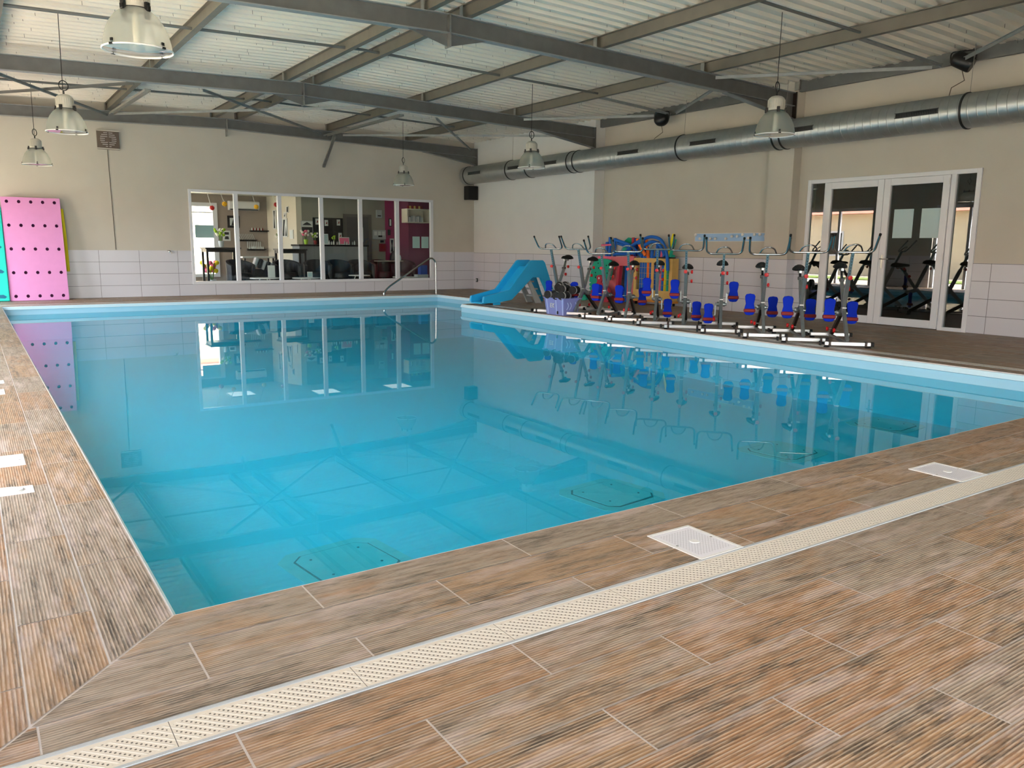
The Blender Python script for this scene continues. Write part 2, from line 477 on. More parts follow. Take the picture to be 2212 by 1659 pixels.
M['added_glow'] = mat('cafe_added_glow', (1, 1, 1), 0.5, Emission_Strength=0.7, Emission_Color=(1, 0.95, 0.86, 1))  # glow for the fill panels added in the cafe ceiling


# ------------------------------------------------------------------ mesh helpers
class MB:
    def __init__(self):
        self.v, self.f, self.mi = [], [], []

    def add(self, verts, faces, mi=0, mx=None):
        k = len(self.v)
        for p in verts:
            p = Vector(p)
            self.v.append(mx @ p if mx is not None else p)
        for f in faces:
            self.f.append([i + k for i in f])
            self.mi.append(mi)
        return self

    def box(self, x0, x1, y0, y1, z0, z1, mi=0, mx=None):
        vs = [(x0, y0, z0), (x1, y0, z0), (x1, y1, z0), (x0, y1, z0), (x0, y0, z1), (x1, y0, z1), (x1, y1, z1), (x0, y1, z1)]
        fs = [(0, 3, 2, 1), (4, 5, 6, 7), (0, 1, 5, 4), (1, 2, 6, 5), (2, 3, 7, 6), (3, 0, 4, 7)]
        return self.add(vs, fs, mi, mx)

    def bar(self, a, b, w, h, mi=0, up=(0, 0, 1)):
        """rectangular bar from a to b: w across, h along 'up'"""
        a, b = Vector(a), Vector(b)
        d = (b - a).normalized()
        s = d.cross(Vector(up))
        if s.length < 1e-4:
            s = d.cross(Vector((1, 0, 0)))
        s.normalize()
        t = s.cross(d).normalized()
        vs = []
        for p in (a, b):
            for i, j in ((-1, -1), (1, -1), (1, 1), (-1, 1)):
                vs.append(p + s * (w / 2 * i) + t * (h / 2 * j))
        fs = [(0, 1, 2, 3), (7, 6, 5, 4), (0, 4, 5, 1), (1, 5, 6, 2), (2, 6, 7, 3), (3, 7, 4, 0)]
        return self.add(vs, fs, mi)

    def tube(self, pts, r, n=8, mi=0, closed=False, cap=True):
        pts = [Vector(p) for p in pts]
        rs = r if isinstance(r, (list, tuple)) else [r] * len(pts)
        N = len(pts)
        tan = []
        for i in range(N):
            a = pts[i - 1] if (i > 0 or closed) else pts[i]
            b = pts[(i + 1) % N] if (i < N - 1 or closed) else pts[i]
            tan.append((b - a).normalized())
        ref = Vector((0, 0, 1)) if abs(tan[0].z) < 0.9 else Vector((1, 0, 0))
        nrm = (ref - tan[0] * ref.dot(tan[0])).normalized()
        vs, fs = [], []
        for i in range(N):
            nrm = (nrm - tan[i] * nrm.dot(tan[i]))
            if nrm.length < 1e-6:
                nrm = tan[i].orthogonal()
            nrm.normalize()
            bi = tan[i].cross(nrm)
            for k in range(n):
                a = 2 * math.pi * k / n
                vs.append(pts[i] + nrm * (math.cos(a) * rs[i]) + bi * (math.sin(a) * rs[i]))
        segs = N if closed else N - 1
        for i in range(segs):
            j = (i + 1) % N
            for k in range(n):
                l = (k + 1) % n
                fs.append((i * n + k, i * n + l, j * n + l, j * n + k))
        if cap and not closed:
            fs.append(tuple(range(n - 1, -1, -1)))
            fs.append(tuple((N - 1) * n + k for k in range(n)))
        return self.add(vs, fs, mi)

    def lathe(self, prof, n=24, mi=0, c=(0, 0, 0), mx=None, cap0=False, cap1=False):
        """profile of (radius, z) turned about z"""
        vs, fs = [], []
        for r, z in prof:
            for k in range(n):
                a = 2 * math.pi * k / n
                vs.append((c[0] + r * math.cos(a), c[1] + r * math.sin(a), c[2] + z))
        for i in range(len(prof) - 1):
            for k in range(n):
                l = (k + 1) % n
                fs.append((i * n + k, i * n + l, (i + 1) * n + l, (i + 1) * n + k))
        if cap0:
            fs.append(tuple(range(n - 1, -1, -1)))
        if cap1:
            fs.append(tuple((len(prof) - 1) * n + k for k in range(n)))
        return self.add(vs, fs, mi, mx)

    def prism(self, poly, a, b, axis='y', mi=0, mx=None):
        """2D polygon extruded between a and b along an axis. poly is (x,z) for y, (y,z) for x, (x,y) for z"""
        n = len(poly)
        def P(p, t):
            return {'y': (p[0], t, p[1]), 'x': (t, p[0], p[1]), 'z': (p[0], p[1], t)}[axis]
        vs = [P(p, a) for p in poly] + [P(p, b) for p in poly]
        fs = [tuple(range(n)), tuple(range(2 * n - 1, n - 1, -1))]
        for i in range(n):
            j = (i + 1) % n
            fs.append((i, i + n, j + n, j))
        return self.add(vs, fs, mi, mx)

    def ball(self, c, r, mi=0, n=12, m=8, sz=1.0):
        prof = [(max(1e-4, r * math.sin(math.pi * i / m)), -r * sz * math.cos(math.pi * i / m)) for i in range(m + 1)]
        return self.lathe(prof, n, mi, c)

    def build(self, name, mats, parent=None, smooth=None, bevel=0.0, loc=None):
        me = bpy.data.meshes.new(name)
        me.from_pydata([tuple(p) for p in self.v], [], self.f)
        bm = bmesh.new(); bm.from_mesh(me)
        bmesh.ops.recalc_face_normals(bm, faces=bm.faces)
        bm.to_mesh(me); bm.free()
        if not isinstance(mats, (list, tuple)):
            mats = [mats]
        for q in mats:
            me.materials.append(q)
        for p, i in zip(me.polygons, self.mi):
            p.material_index = i
        if smooth is not None:
            me.polygons.foreach_set('use_smooth', [True] * len(me.polygons))
            me.set_sharp_from_angle(angle=math.radians(smooth))
        o = bpy.data.objects.new(name, me)
        C.objects.link(o)
        if parent is not None:
            o.parent = parent
        if loc is not None:
            o.location = loc
        if bevel:
            bv = o.modifiers.new('edge', 'BEVEL'); bv.width = bevel; bv.segments = 2; bv.limit_method = 'ANGLE'
        return o


def thing(name, label, cat, loc=(0, 0, 0), rotz=0.0, group=None):
    o = bpy.data.objects.new(name, None)
    o.empty_display_size = 0.05
    C.objects.link(o)
    o.location = loc
    o.rotation_euler = (0, 0, rotz)
    o['label'] = label; o['category'] = cat
    if group: o['group'] = group
    return o


def tag(o, label, cat, group=None, kind=None):
    o['label'] = label; o['category'] = cat
    if group: o['group'] = group
    if kind: o['kind'] = kind
    return o


def struct(o, label, cat='structure'):
    o['kind'] = 'structure'; o['label'] = label; o['category'] = cat
    return o


def dup(root, loc, rotz=0.0, label=None, group=None):
    r = root.copy(); C.objects.link(r)
    r.location = loc; r.rotation_euler = (0, 0, rotz)
    if label: r['label'] = label
    if group: r['group'] = group
    for ch in list(root.children):
        c = ch.copy(); C.objects.link(c); c.parent = r
        for g in list(ch.children):
            d = g.copy(); C.objects.link(d); d.parent = c
    return r


def arc(c, r, a0, a1, n, plane='xz', y=0.0):
    out = []
    for i in range(n + 1):
        a = math.radians(a0 + (a1 - a0) * i / n)
        p, q = c[0] + r * math.cos(a), c[1] + r * math.sin(a)
        out.append({'xz': (p, y, q), 'yz': (y, p, q), 'xy': (p, q, y)}[plane])
    return out


def fillet(pts, r, n=5):
    """round the corners of a polyline"""
    pts = [Vector(p) for p in pts]
    out = [pts[0]]
    for i in range(1, len(pts) - 1):
        p, a, b = pts[i], pts[i - 1], pts[i + 1]
        da, db = (a - p), (b - p)
        t = min(r, da.length * 0.48, db.length * 0.48)
        A, B = p + da.normalized() * t, p + db.normalized() * t
        for k in range(n + 1):
            s = k / n
            out.append((1 - s) ** 2 * A + 2 * s * (1 - s) * p + s * s * B)
    out.append(pts[-1])
    return out


# ================================================================== STRUCTURE
W, XA, YB, D = 7.634, 8.721, 11.215, 14.207     # pool outline
YF, XR, XW = 16.053, 11.12, 10.85               # far wall, right wall, projecting wall segment
WATER = -0.158
FLOOR_Z = -0.62
XL, YBACK = -1.9, -6.0
RIDGE_X, RIDGE_Z, SLOPE = 4.49, 3.80, 0.027


def zr(x):
    """top of the rafters"""
    return RIDGE_Z - SLOPE * abs(x - RIDGE_X)


# ---- deck tiles
def clip(poly, a, b, c):
    """keep a*x + b*y + c >= 0"""
    out = []
    for i in range(len(poly)):
        p, q = poly[i], poly[(i + 1) % len(poly)]
        dp, dq = a * p[0] + b * p[1] + c, a * q[0] + b * q[1] + c
        if dp >= 0: out.append(p)
        if (dp >= 0) != (dq >= 0):
            t = dp / (dp - dq)
            out.append((p[0] + (q[0] - p[0]) * t, p[1] + (q[1] - p[1]) * t))
    return out


MIT = 1.06
deck_polys = []          # (poly, grain axis, row origin)
G = 0.0028
HOLES = [(1.705, 1.935, -0.575, -0.288), (3.55, 3.80, -0.578, -0.30),
         (-0.52, -0.272, 2.19, 2.44), (-0.52, -0.266, 1.64, 1.766), (-0.52, -0.266, 5.06, 5.22), (-0.52, -0.28, 4.50, 4.75)]


def rows(axis, bounds, phases, L, lo, hi, clips):
    for (r0, r1), ph in zip(bounds, phases):
        k0 = math.floor((lo - ph) / L)
        t = ph + k0 * L
        while t < hi:
            a, b = max(t, lo), min(t + L, hi)
            t += L
            if b - a < 0.01: continue
            if axis == 'x':
                poly = [(a + G, r0 + G), (b - G, r0 + G), (b - G, r1 - G), (a + G, r1 - G)]
            else:
                poly = [(r0 + G, a + G), (r1 - G, a + G), (r1 - G, b - G), (r0 + G, b - G)]
            for cl in clips:
                poly = clip(poly, *cl)
                if len(poly) < 3: break
            if len(poly) >= 3:
                deck_polys.append((poly, axis, (t - L, r0)))


def band(a, b, w):
    out = []
    n = max(1, round(abs(b - a) / w))
    for i in range(n):
        out.append((a + (b - a) * i / n, a + (b - a) * (i + 1) / n))
    return [(min(p), max(p)) for p in out]


near_clip = [(1.0, -1.0 / MIT, -0.006)]              # x >= y/MIT
left_clip = [(-1.0, 1.0 / MIT, -0.006)]
rows('x', [(-0.207, -0.003), (-0.436, -0.207), (-0.568, -0.436)], [0.403, 0.0, 0.41], 0.80, -2, XR, near_clip)
nb = [(-0.912, -0.715), (-1.110, -0.912), (-1.307, -1.110), (-1.505, -1.307), (-1.703, -1.505), (-1.90, -1.703), (-2.1, -1.9), (-2.3, -2.1)]
rows('x', nb, [-0.008, 0.389, 0.774, 0.395, 0.787, 0.3, 0.6, 0.1], 0.776, -2, XR, [])
rows('x', band(-2.3, YBACK, 0.2), [rnd.random() for _ in range(40)], 0.8, -2, XR, [])
lb = [(-0.205, -0.004), (-0.405, -0.205), (-0.605, -0.405)]
rows('y', lb, [0.573, 0.172, -0.22], 0.79, -0.72, YF, left_clip)
rows('y', band(-0.75, XL, 0.2), [rnd.random() for _ in range(9)], 0.8, -0.72, YF, left_clip)
# right-hand deck, then the strip along the far wall
rb = [(W, W + 0.2), (W + 0.35, W + 0.55)]
rows('y', [(W, W + 0.21)], [0.3], 0.8, 0.0, YB, [])
rows('y', [(W + 0.36, W + 0.56), (W + 0.56, W + 0.76), (W + 0.76, XA)], [0.1, 0.6, 0.35], 0.8, 0.0, YB, [])
rows('y', band(XA, XR, 0.2), [rnd.random() for _ in range(14)], 0.8, 0.0, YF, [])
rows('x', [(D, D + 0.2)], [0.3], 0.8, 0.0, XA, [])
rows('x', band(D + 0.35, YF, 0.2), [rnd.random() for _ in range(12)], 0.8, 0.0, XA, [])


def inside_hole(p):
    cx = sum(q[0] for q in p) / len(p)
    return False


def subtract_rects(poly, hole):
    """pieces of a convex polygon outside an axis-aligned rectangle"""
    x0, x1, y0, y1 = hole
    out = []
    rest = poly
    for a, b, c in ((-1, 0, x0), (1, 0, -x1), (0, -1, y0), (0, 1, -y1)):
        o = clip(rest, a, b, c)
        if len(o) >= 3: out.append(o)
        rest = clip(rest, -a, -b, -c)
        if len(rest) < 3: break
    return out


bm = bmesh.new()
luv = bm.loops.layers.uv.new('grain')
lti = bm.loops.layers.uv.new('tile')
for poly, axis, org in deck_polys:
    pieces = [poly]
    xs = [p[0] for p in poly]; ys = [p[1] for p in poly]
    for h in HOLES:
        if min(xs) < h[1] and max(xs) > h[0] and min(ys) < h[3] and max(ys) > h[2]:
            pieces = [q for pc in pieces for q in subtract_rects(pc, h)]
    ra, rb_ = rnd.random(), rnd.random()
    for pc in pieces:
        vs = [bm.verts.new((p[0], p[1], 0.0)) for p in pc]
        try:
            f = bm.faces.new(vs)
        except ValueError:
            continue
        f.normal_update()
        if f.normal.z < 0: f.normal_flip()
        f.material_index = 0
        for l in f.loops:
            x, y = l.vert.co.x, l.vert.co.y
            l[luv].uv = (x - org[0], y - org[1]) if axis == 'x' else (y - org[0], x - org[1])
            l[lti].uv = (ra, rb_)


def quad(x0, x1, y0, y1, z, mi):
    vs = [bm.verts.new(p) for p in ((x0, y0, z), (x1, y0, z), (x1, y1, z), (x0, y1, z))]
    f = bm.faces.new(vs); f.material_index = mi


# grout bed and slab edge under the tiles
for r in ((XL, XR, YBACK, 0.0), (XL, 0.0, 0.0, YF), (0.0, XA, D, YF), (W, XA, 0.0, YB), (XA, XR, 0.0, YF)):
    quad(r[0], r[1], r[2], r[3], -0.0016, 1)
me = bpy.data.meshes.new('floor')
bm.to_mesh(me); bm.free()
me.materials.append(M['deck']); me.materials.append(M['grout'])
fl = bpy.data.objects.new('floor', me); C.objects.link(fl)
struct(fl, 'ribbed wood-look tile deck around the pool', 'floor')


# ---- drain channel
def drain_piece(name, x0, x1, y0, y1, along, label, cut=None):
    bm = bmesh.new()
    lu = bm.loops.layers.uv.new('grain')
    def slab(xa, xb, ya, yb, z0, z1, mi):
        vs = [bm.verts.new(p) for p in ((xa, ya, z0), (xb, ya, z0), (xb, yb, z0), (xa, yb, z0), (xa, ya, z1), (xb, ya, z1), (xb, yb, z1), (xa, yb, z1))]
        for q in ((4, 5, 6, 7), (0, 1, 5, 4), (1, 2, 6, 5), (2, 3, 7, 6), (3, 0, 4, 7)):
            f = bm.faces.new([vs[i] for i in q]); f.material_index = mi
            for l in f.loops:
                x, y = l.vert.co.x, l.vert.co.y
                l[lu].uv = (x + 0.13, yb - y) if along == 'x' else (y, x - xa)
    if along == 'x':
        slab(x0, x1, y1 - 0.014, y1, -0.001, 0.002, 1)
        slab(x0, x1, y0, y0 + 0.010, -0.001, 0.002, 1)
        slab(x0, x1, y0 + 0.011, y1 - 0.015, -0.001, 0.001, 0)
    else:
        slab(x0, x0 + 0.012, y0, y1, -0.001, 0.002, 1)
        slab(x1 - 0.012, x1, y0, y1, -0.001, 0.002, 1)
        slab(x0 + 0.013, x1 - 0.013, y0, y1, -0.001, 0.001, 0)
    me = bpy.data.meshes.new(name); bm.to_mesh(me); bm.free()
    me.materials.append(M['grate']); me.materials.append(M['grey_plastic'])
    o = bpy.data.objects.new(name, me); C.objects.link(o)
    return tag(o, label, 'drain')


drain_piece('drain_channel', -0.545, XR, -0.713, -0.570, 'x', 'long cream slotted drain grate crossing the near deck in front of the pool')
drain_piece('drain_channel', W + 0.215, W + 0.355, 0.0, YB - 0.02, 'y', 'narrow beige drain grate between the blue coping and the exercise bikes')
drain_piece('drain_channel', 0.0, XA, D + 0.205, D + 0.345, 'x', 'pale drain strip along the far pool edge below the cafe window')
drain_piece('drain_channel', -0.75, -0.61, -0.55, YF, 'y', 'slotted drain grate along the deck by the garden openings')


# ---- hatch lids set in the deck
def hatch(x0, x1, y0, y1, label, group=None):
    cx, cy = (x0 + x1) / 2, (y0 + y1) / 2
    t = thing('deck_hatch', label, 'hatch', (cx, cy, 0), 0, group)
    hx, hy = (x1 - x0) / 2, (y1 - y0) / 2
    f = MB()
    for a in ((-hx, hx, -hy, -hy + 0.014), (-hx, hx, hy - 0.014, hy), (-hx, -hx + 0.014, -hy + 0.014, hy - 0.014), (hx - 0.014, hx, -hy + 0.014, hy - 0.014)):
        f.box(a[0], a[1], a[2], a[3], -0.012, 0.003)
    f.build('frame', M['white'], t)
    bm = bmesh.new(); lu = bm.loops.layers.uv.new('grain')
    vs = [bm.verts.new(p) for p in ((-hx + 0.016, -hy + 0.016, 0.002), (hx - 0.016, -hy + 0.016, 0.002), (hx - 0.016, hy - 0.016, 0.002), (-hx + 0.016, hy - 0.016, 0.002))]
    fc = bm.faces.new(vs)
    for l in fc.loops: l[lu].uv = (l.vert.co.x, l.vert.co.y)
    g = bmesh.ops.extrude_face_region(bm, geom=[fc])
    for e in g['geom']:
        if isinstance(e, bmesh.types.BMVert): e.co.z -= 0.01
    bmesh.ops.recalc_face_normals(bm, faces=bm.faces)
    me = bpy.data.meshes.new('lid'); bm.to_mesh(me); bm.free(); me.materials.append(M['hatch'])
    lid = bpy.data.objects.new('lid', me); C.objects.link(lid); lid.parent = t
    MB().lathe([(0.0001, 0.0035), (0.012, 0.0045), (0.018, 0.004), (0.02, 0.002)], 20).build('finger_pull', M['white'], t, 40)
    for k, (sx, sy) in enumerate(((-1, 0.0), (1, 0.0))):
        MB().lathe([(0.005, 0.002), (0.005, 0.0034), (0.0001, 0.0036)], 10, c=(sx * (hx - 0.022), sy * hy, 0)).build('screw', M['galv'], t)
    return t


hatch(*HOLES[0], 'white diamond-grid hatch lid beside the drain grate, nearer the pool corner')
hatch(*HOLES[1], 'white diamond-grid hatch lid beside the drain grate, further along the pool')
hatch(*HOLES[2], 'square white skimmer lid in the deck beside the left pool edge')
t = thing('valve_lid', 'small white valve lid with raised oval ring in the side deck', 'lid', (-0.393, 1.703, 0))
MB().box(-0.127, 0.127, -0.062, 0.062, -0.01, 0.003).build('plate', M['white'], t, bevel=0.002)
MB().tube([(0.085 * math.cos(a * math.pi / 12), 0.05 * math.sin(a * math.pi / 12), 0.006) for a in range(24)], 0.0045, 6, closed=True).build('oval_ring', M['white'], t, 60)
MB().box(-0.028, 0.028, -0.008, 0.008, 0.002, 0.012).build('handle', M['white'], t, bevel=0.002)
hatch(*HOLES[4], 'narrow white lid in the side deck, farthest along the left pool edge')
hatch(*HOLES[5], 'square white lid in the side deck just before the farthest narrow one')

# ---- pool shell
OUT = [(0, 0), (W, 0), (W, YB), (XA, YB), (XA, D), (0, D)]
b_ = MB()


def ring(offset_in, z):
    """outline moved inwards by an amount"""
    o = offset_in
    return [(0 + o, 0 + o, z), (W - o, 0 + o, z), (W - o, YB + o, z), (XA - o, YB + o, z), (XA - o, D - o, z), (0 + o, D - o, z)]


def loops(rings, mis):
    for i in range(len(rings) - 1):
        for k in range(6):
            l = (k + 1) % 6
            b_.add([rings[i][k], rings[i][l], rings[i + 1][l], rings[i + 1][k]], [(0, 1, 2, 3)], mis[i])


loops([ring(0, -0.0005), ring(0.0, -0.010), ring(0.012, -0.014), ring(0.026, -0.062), ring(0.008, -0.070), ring(0.008, -0.10), ring(0.012, -0.165), ring(0.012, FLOOR_Z)],
      [2, 0, 0, 0, 1, 1, 3])
fz = ring(0.012, FLOOR_Z)
b_.add(fz, [(0, 1, 2, 5), (2, 3, 4, 5)], 3)
o = b_.build('pool_basin', [M['liner_band'], M['liner'], M['grout'], M['liner_under']])
struct(o, 'pale blue pool shell with raised light blue coping lip', 'pool')
wz = ring(0.013, WATER)
o = MB().add(wz, [(0, 1, 2, 5), (2, 3, 4, 5)]).build('pool_water', M['water'])
for p_ in o.data.polygons:
    if p_.normal.z < 0: p_.flip()
tag(o, 'still turquoise water mirroring the walls and windows', 'water', kind='stuff')
for k, (x, y) in enumerate(((1.18, 1.52), (3.26, 1.68), (5.35, 1.82), (7.15, 1.95))):
    t = thing('pool_floor_plate', ['pale green octagonal cover plate under water nearest the near pool corner',
                                   'pale green octagonal cover plate under water, second from the near corner',
                                   'pale green octagonal cover plate under water, third from the near corner',
                                   'pale green octagonal cover plate under water farthest from the near corner'][k], 'plate', (x, y, FLOOR_Z), 0.12)
    def octo(h, c): return [(-h + c, -h), (h - c, -h), (h, -h + c), (h, h - c), (h - c, h), (-h + c, h), (-h, h - c), (-h, -h + c)]
    MB().prism(octo(0.31, 0.09), 0.0, 0.004, 'z').build('surround', M['plate_green'], t)
    MB().prism(octo(0.238, 0.064), 0.004, 0.006, 'z').build('gasket', M['plate_line'], t)
    MB().prism(octo(0.226, 0.060), 0.006, 0.010, 'z').build('cover', M['plate_green'], t)
    for sx, sy in ((-0.15, -0.12), (0.15, -0.12), (0.15, 0.14), (-0.15, 0.14)):
        MB().lathe([(0.008, 0.010), (0.008, 0.013), (0.0001, 0.013)], 8, c=(sx, sy, 0)).build('screw', M['plate_line'], t)

# ---- far wall with the cafe window opening
WX0, WX1, WZ0, WZ1 = 3.64, 9.61, 0.245, 2.285
TZ = 0.975
b_ = MB()
T = 0.20
ztop = 3.98
b_.box(XL - 0.2, WX0, YF, YF + T, 0, ztop)
b_.box(WX1, XR + 0.3, YF, YF + T, 0, ztop)
b_.box(WX0, WX1, YF, YF + T, 0, WZ0)
b_.box(WX0, WX1, YF, YF + T, WZ1, ztop)
o = b_.build('wall_far', M['paint'])
struct(o, 'beige painted end wall above the cafe window', 'wall')
b_ = MB()
b_.box(XL, WX0 - 0.0, YF - 0.012, YF - 0.0005, 0, TZ)
b_.box(WX1, XW, YF - 0.012, YF - 0.0005, 0, TZ)
b_.box(WX0, WX1, YF - 0.012, YF - 0.0005, 0, WZ0)
struct(b_.build('wall_far_tiles', M['tiles_far']), 'white tiled lower band of the end wall', 'wall')

# ---- right wall
DY0, DY1, DZ = 3.205, 5.945, 2.245
b_ = MB()
b_.box(XR, XR + T, YBACK, DY0, 0, ztop)
b_.box(XR, XR + T, DY1, 11.105, 0, ztop)
b_.box(XR, XR + T, DY0, DY1, DZ, ztop)
b_.box(XR + 0.0, XR + T, 11.105, YF, 0, ztop)
o = b_.build('wall_right', M['paint'])
struct(o, 'beige painted side wall with the double glass door', 'wall')
struct(MB().box(XW, XR - 0.0005, 11.105, YF - 0.0005, 0, ztop).build('wall_right_white', M['paint_white']), 'white projecting wall segment by the slide', 'wall')
struct(MB().box(10.925, XR - 0.0005, 6.13, 6.62, 0, ztop - 0.02).build('wall_right_pier', M['paint']), 'beige pier beside the glass door', 'wall')
b_ = MB()
TR = 0.965
b_.box(XR - 0.012, XR - 0.0006, 6.62, 11.105, 0, TR)
b_.box(XR - 0.012, XR - 0.0006, DY1, 6.13, 0, TR)
b_.box(XR - 0.012, XR - 0.0006, YBACK, DY0, 0, TR)
b_.box(10.913, 10.9245, 6.118, 6.632, 0, TR)
b_.box(10.9245, XR - 0.012, 6.118, 6.1295, 0, TR)
struct(b_.build('wall_right_tiles', M['tiles_right']), 'white tiled lower band of the side wall', 'wall')
b_ = MB()
b_.box(XW - 0.012, XW - 0.0005, 11.093, YF - 0.012, 0, TR)
b_.box(XW - 0.0005, XR - 0.012, 11.093, 11.1045, 0, TR)
struct(b_.build('wall_white_tiles', M['tiles_seg']), 'white tiled lower band of the projecting wall', 'wall')

# ---- left wall (garden side) and back wall, both with wide openings


def pierced(lo, hi, openings, put):
    a = lo
    for p, q in openings:
        put(a, p, 0, ztop); put(p, q, OPEN_Z, ztop); a = q
    put(a, hi, 0, ztop)


b_ = MB()
pierced(YBACK, YF, WEST, lambda a, c, z0, z1: b_.box(XL - 0.25, XL, a, c, z0, z1))
struct(b_.build('wall_left', M['paint']), 'beige garden side wall with wide openings', 'wall')
b_ = MB()
pierced(XL - 0.25, XR, SOUTH, lambda a, c, z0, z1: b_.box(a, c, YBACK - 0.25, YBACK, z0, z1))
struct(b_.build('wall_back', M['paint']), 'beige wall with wide glazed openings facing the cafe wall', 'wall')
b_ = MB()
a = YBACK
for p, q in WEST + [(YF, YF)]:
    if p > a: b_.box(XL, XL + 0.012, a, p, 0, TZ)
    a = q
struct(b_.build('wall_left_tiles', M['tiles_left']), 'white tiled lower band between the garden openings', 'wall')
for k, (p, q) in enumerate(WEST):
    f = MB()
    mid = (p + q) / 2
    for y in (p, mid - 0.04, q - 0.08):
        f.box(XL - 0.18, XL - 0.10, y, y + 0.08, 0, OPEN_Z)
    f.box(XL - 0.18, XL - 0.10, p + 0.08, q - 0.08, OPEN_Z - 0.09, OPEN_Z)
    struct(f.build('door_%d' % (k + 2), M['pvc']), 'white framed garden opening %s along the side wall' % ['first', 'second', 'third', 'fourth'][k], 'door')

# ---- roof
RT = 0.16                                             # purlin height
b_ = MB()
per, dep = 0.207, 0.038
y = YBACK - 0.3
prof = []
while y < YF + 0.4:
    prof += [(y, 0.0), (y + 0.062, 0.0), (y + 0.085, dep), (y + 0.184, dep)]
    y += per
for x0, x1 in ((XL - 0.3, RIDGE_X), (RIDGE_X, XR + 0.5)):
    vs = []
    for yy, h in prof:
        vs.append((x0, yy, zr(x0) + RT + h)); vs.append((x1, yy, zr(x1) + RT + h))
    fs = [(2 * i, 2 * i + 1, 2 * i + 3, 2 * i + 2) for i in range(len(prof) - 1)]
    b_.add(vs, fs)
# thickness: an outer skin well above keeps daylight out
b_.box(XL - 0.35, XR + 0.55, YBACK - 0.35, YF + 0.45, 4.09, 4.15, 1)
o = b_.build('ceiling', [M['sheet'], M['galv']])
struct(o, 'corrugated metal roof sheeting with shallow ridge', 'ceiling')
b_ = MB()
for i, yy in enumerate([p[0] for p in prof[::4]]):
    for k in range(27):
        x = XL + 0.3 + k * 0.48 + (0.14 if i % 2 else 0) + rnd.uniform(-0.06, 0.06)
        if rnd.random() < 0.45: continue
        zz = zr(x) + RT
        b_.tube([(x, yy + 0.03, zz), (x + 0.002, yy + 0.03, zz - rnd.choice((0.02, 0.035, 0.045)))], 0.0022, 4)
tag(b_.build('roof_screws', M['screw']), 'dark screw tips poking through the roof sheeting', 'screws', kind='stuff')


def ibeam_x(b, y, x0, x1, ztop0, ztop1, depth, fl=0.11, tf=0.010, tw=0.008):
    """I section along x with its top from ztop0 to ztop1"""
    def slab(ya, yb, d0, d1, mi):
        vs = [(x0, ya, ztop0 - d0), (x1, ya, ztop1 - d0), (x1, yb, ztop1 - d0), (x0, yb, ztop0 - d0),
              (x0, ya, ztop0 - d1), (x1, ya, ztop1 - d1), (x1, yb, ztop1 - d1), (x0, yb, ztop0 - d1)]
        b.add(vs, [(0, 1, 2, 3), (7, 6, 5, 4), (0, 4, 5, 1), (1, 5, 6, 2), (2, 6, 7, 3), (3, 7, 4, 0)], mi)
    slab(y - fl / 2, y + fl / 2, 0, tf, 1)
    slab(y - tw / 2, y + tw / 2, tf, depth - tf, 0)
    slab(y - fl / 2, y + fl / 2, depth - tf, depth, 1)


RAFT = [(6.2, 'rafter nearest the viewer, crossing above the lamps'), (11.14, 'middle rafter ending at the white wall segment'),
        (15.93, 'far rafter running along the top of the end wall'), (1.35, 'rafter before the glass door'), (-3.6, 'rafter behind the viewer')]
for y, lab in RAFT:
    xe = 10.90 if y < 11 else 10.835
    t = thing('roof_beam', 'dark grey steel ' + lab, 'beam', (0, y, 0))
    for k, (x0, x1) in enumerate(((XL + 0.02, RIDGE_X - 0.012), (RIDGE_X + 0.012, xe))):
        b_ = MB(); ibeam_x(b_, 0, x0, x1, zr(x0), zr(x1), 0.215); b_.build('girder', [M['steel'], M['flange']], t)
    b_ = MB(); b_.box(RIDGE_X - 0.011, RIDGE_X + 0.011, -0.06, 0.06, RIDGE_Z - 0.37, RIDGE_Z + 0.002); b_.build('ridge_plate', M['galv'], t)
    for s in (-1, 1):
        if y > 15: break
        zb = RIDGE_Z - 0.216
        xa, xb = RIDGE_X + s * 0.013, RIDGE_X + s * 0.52
        MB().prism([(xa, zb - 0.003), (xb, zb - 0.014), (xa, zb - 0.14)], -0.005, 0.005).build('gusset', M['steel'], t)
    for k in range(4):
        z = RIDGE_Z - 0.06 - k * 0.085
        MB().lathe([(0.009, 0), (0.009, 0.008), (0.0001, 0.008)], 6, mx=Matrix.Translation((RIDGE_X + 0.020, 0.03, z)) @ Matrix.Rotation(math.pi / 2, 4, 'Y')).build('bolt', M['galv'], t)
    # haunch at the eaves
    xs = 9.30
    z0, z1 = zr(xs) - 0.216, zr(xe) - 0.216
    MB().prism([(xs, z0), (xe - 0.012, z1), (xe - 0.012, 3.225)], -0.004, 0.004).build('haunch', M['steel'], t)
    f = MB(); f.bar((xs - 0.02, 0, z0 - 0.004), (xe - 0.014, 0, 3.220), 0.11, 0.010); f.build('haunch_flange', M['flange'], t)
    MB().box(xe - 0.011, xe, -0.075, 0.075, 3.205, zr(xe) + 0.004).build('end_plate', M['dark_steel'] if y < 11 else M['steel'], t)

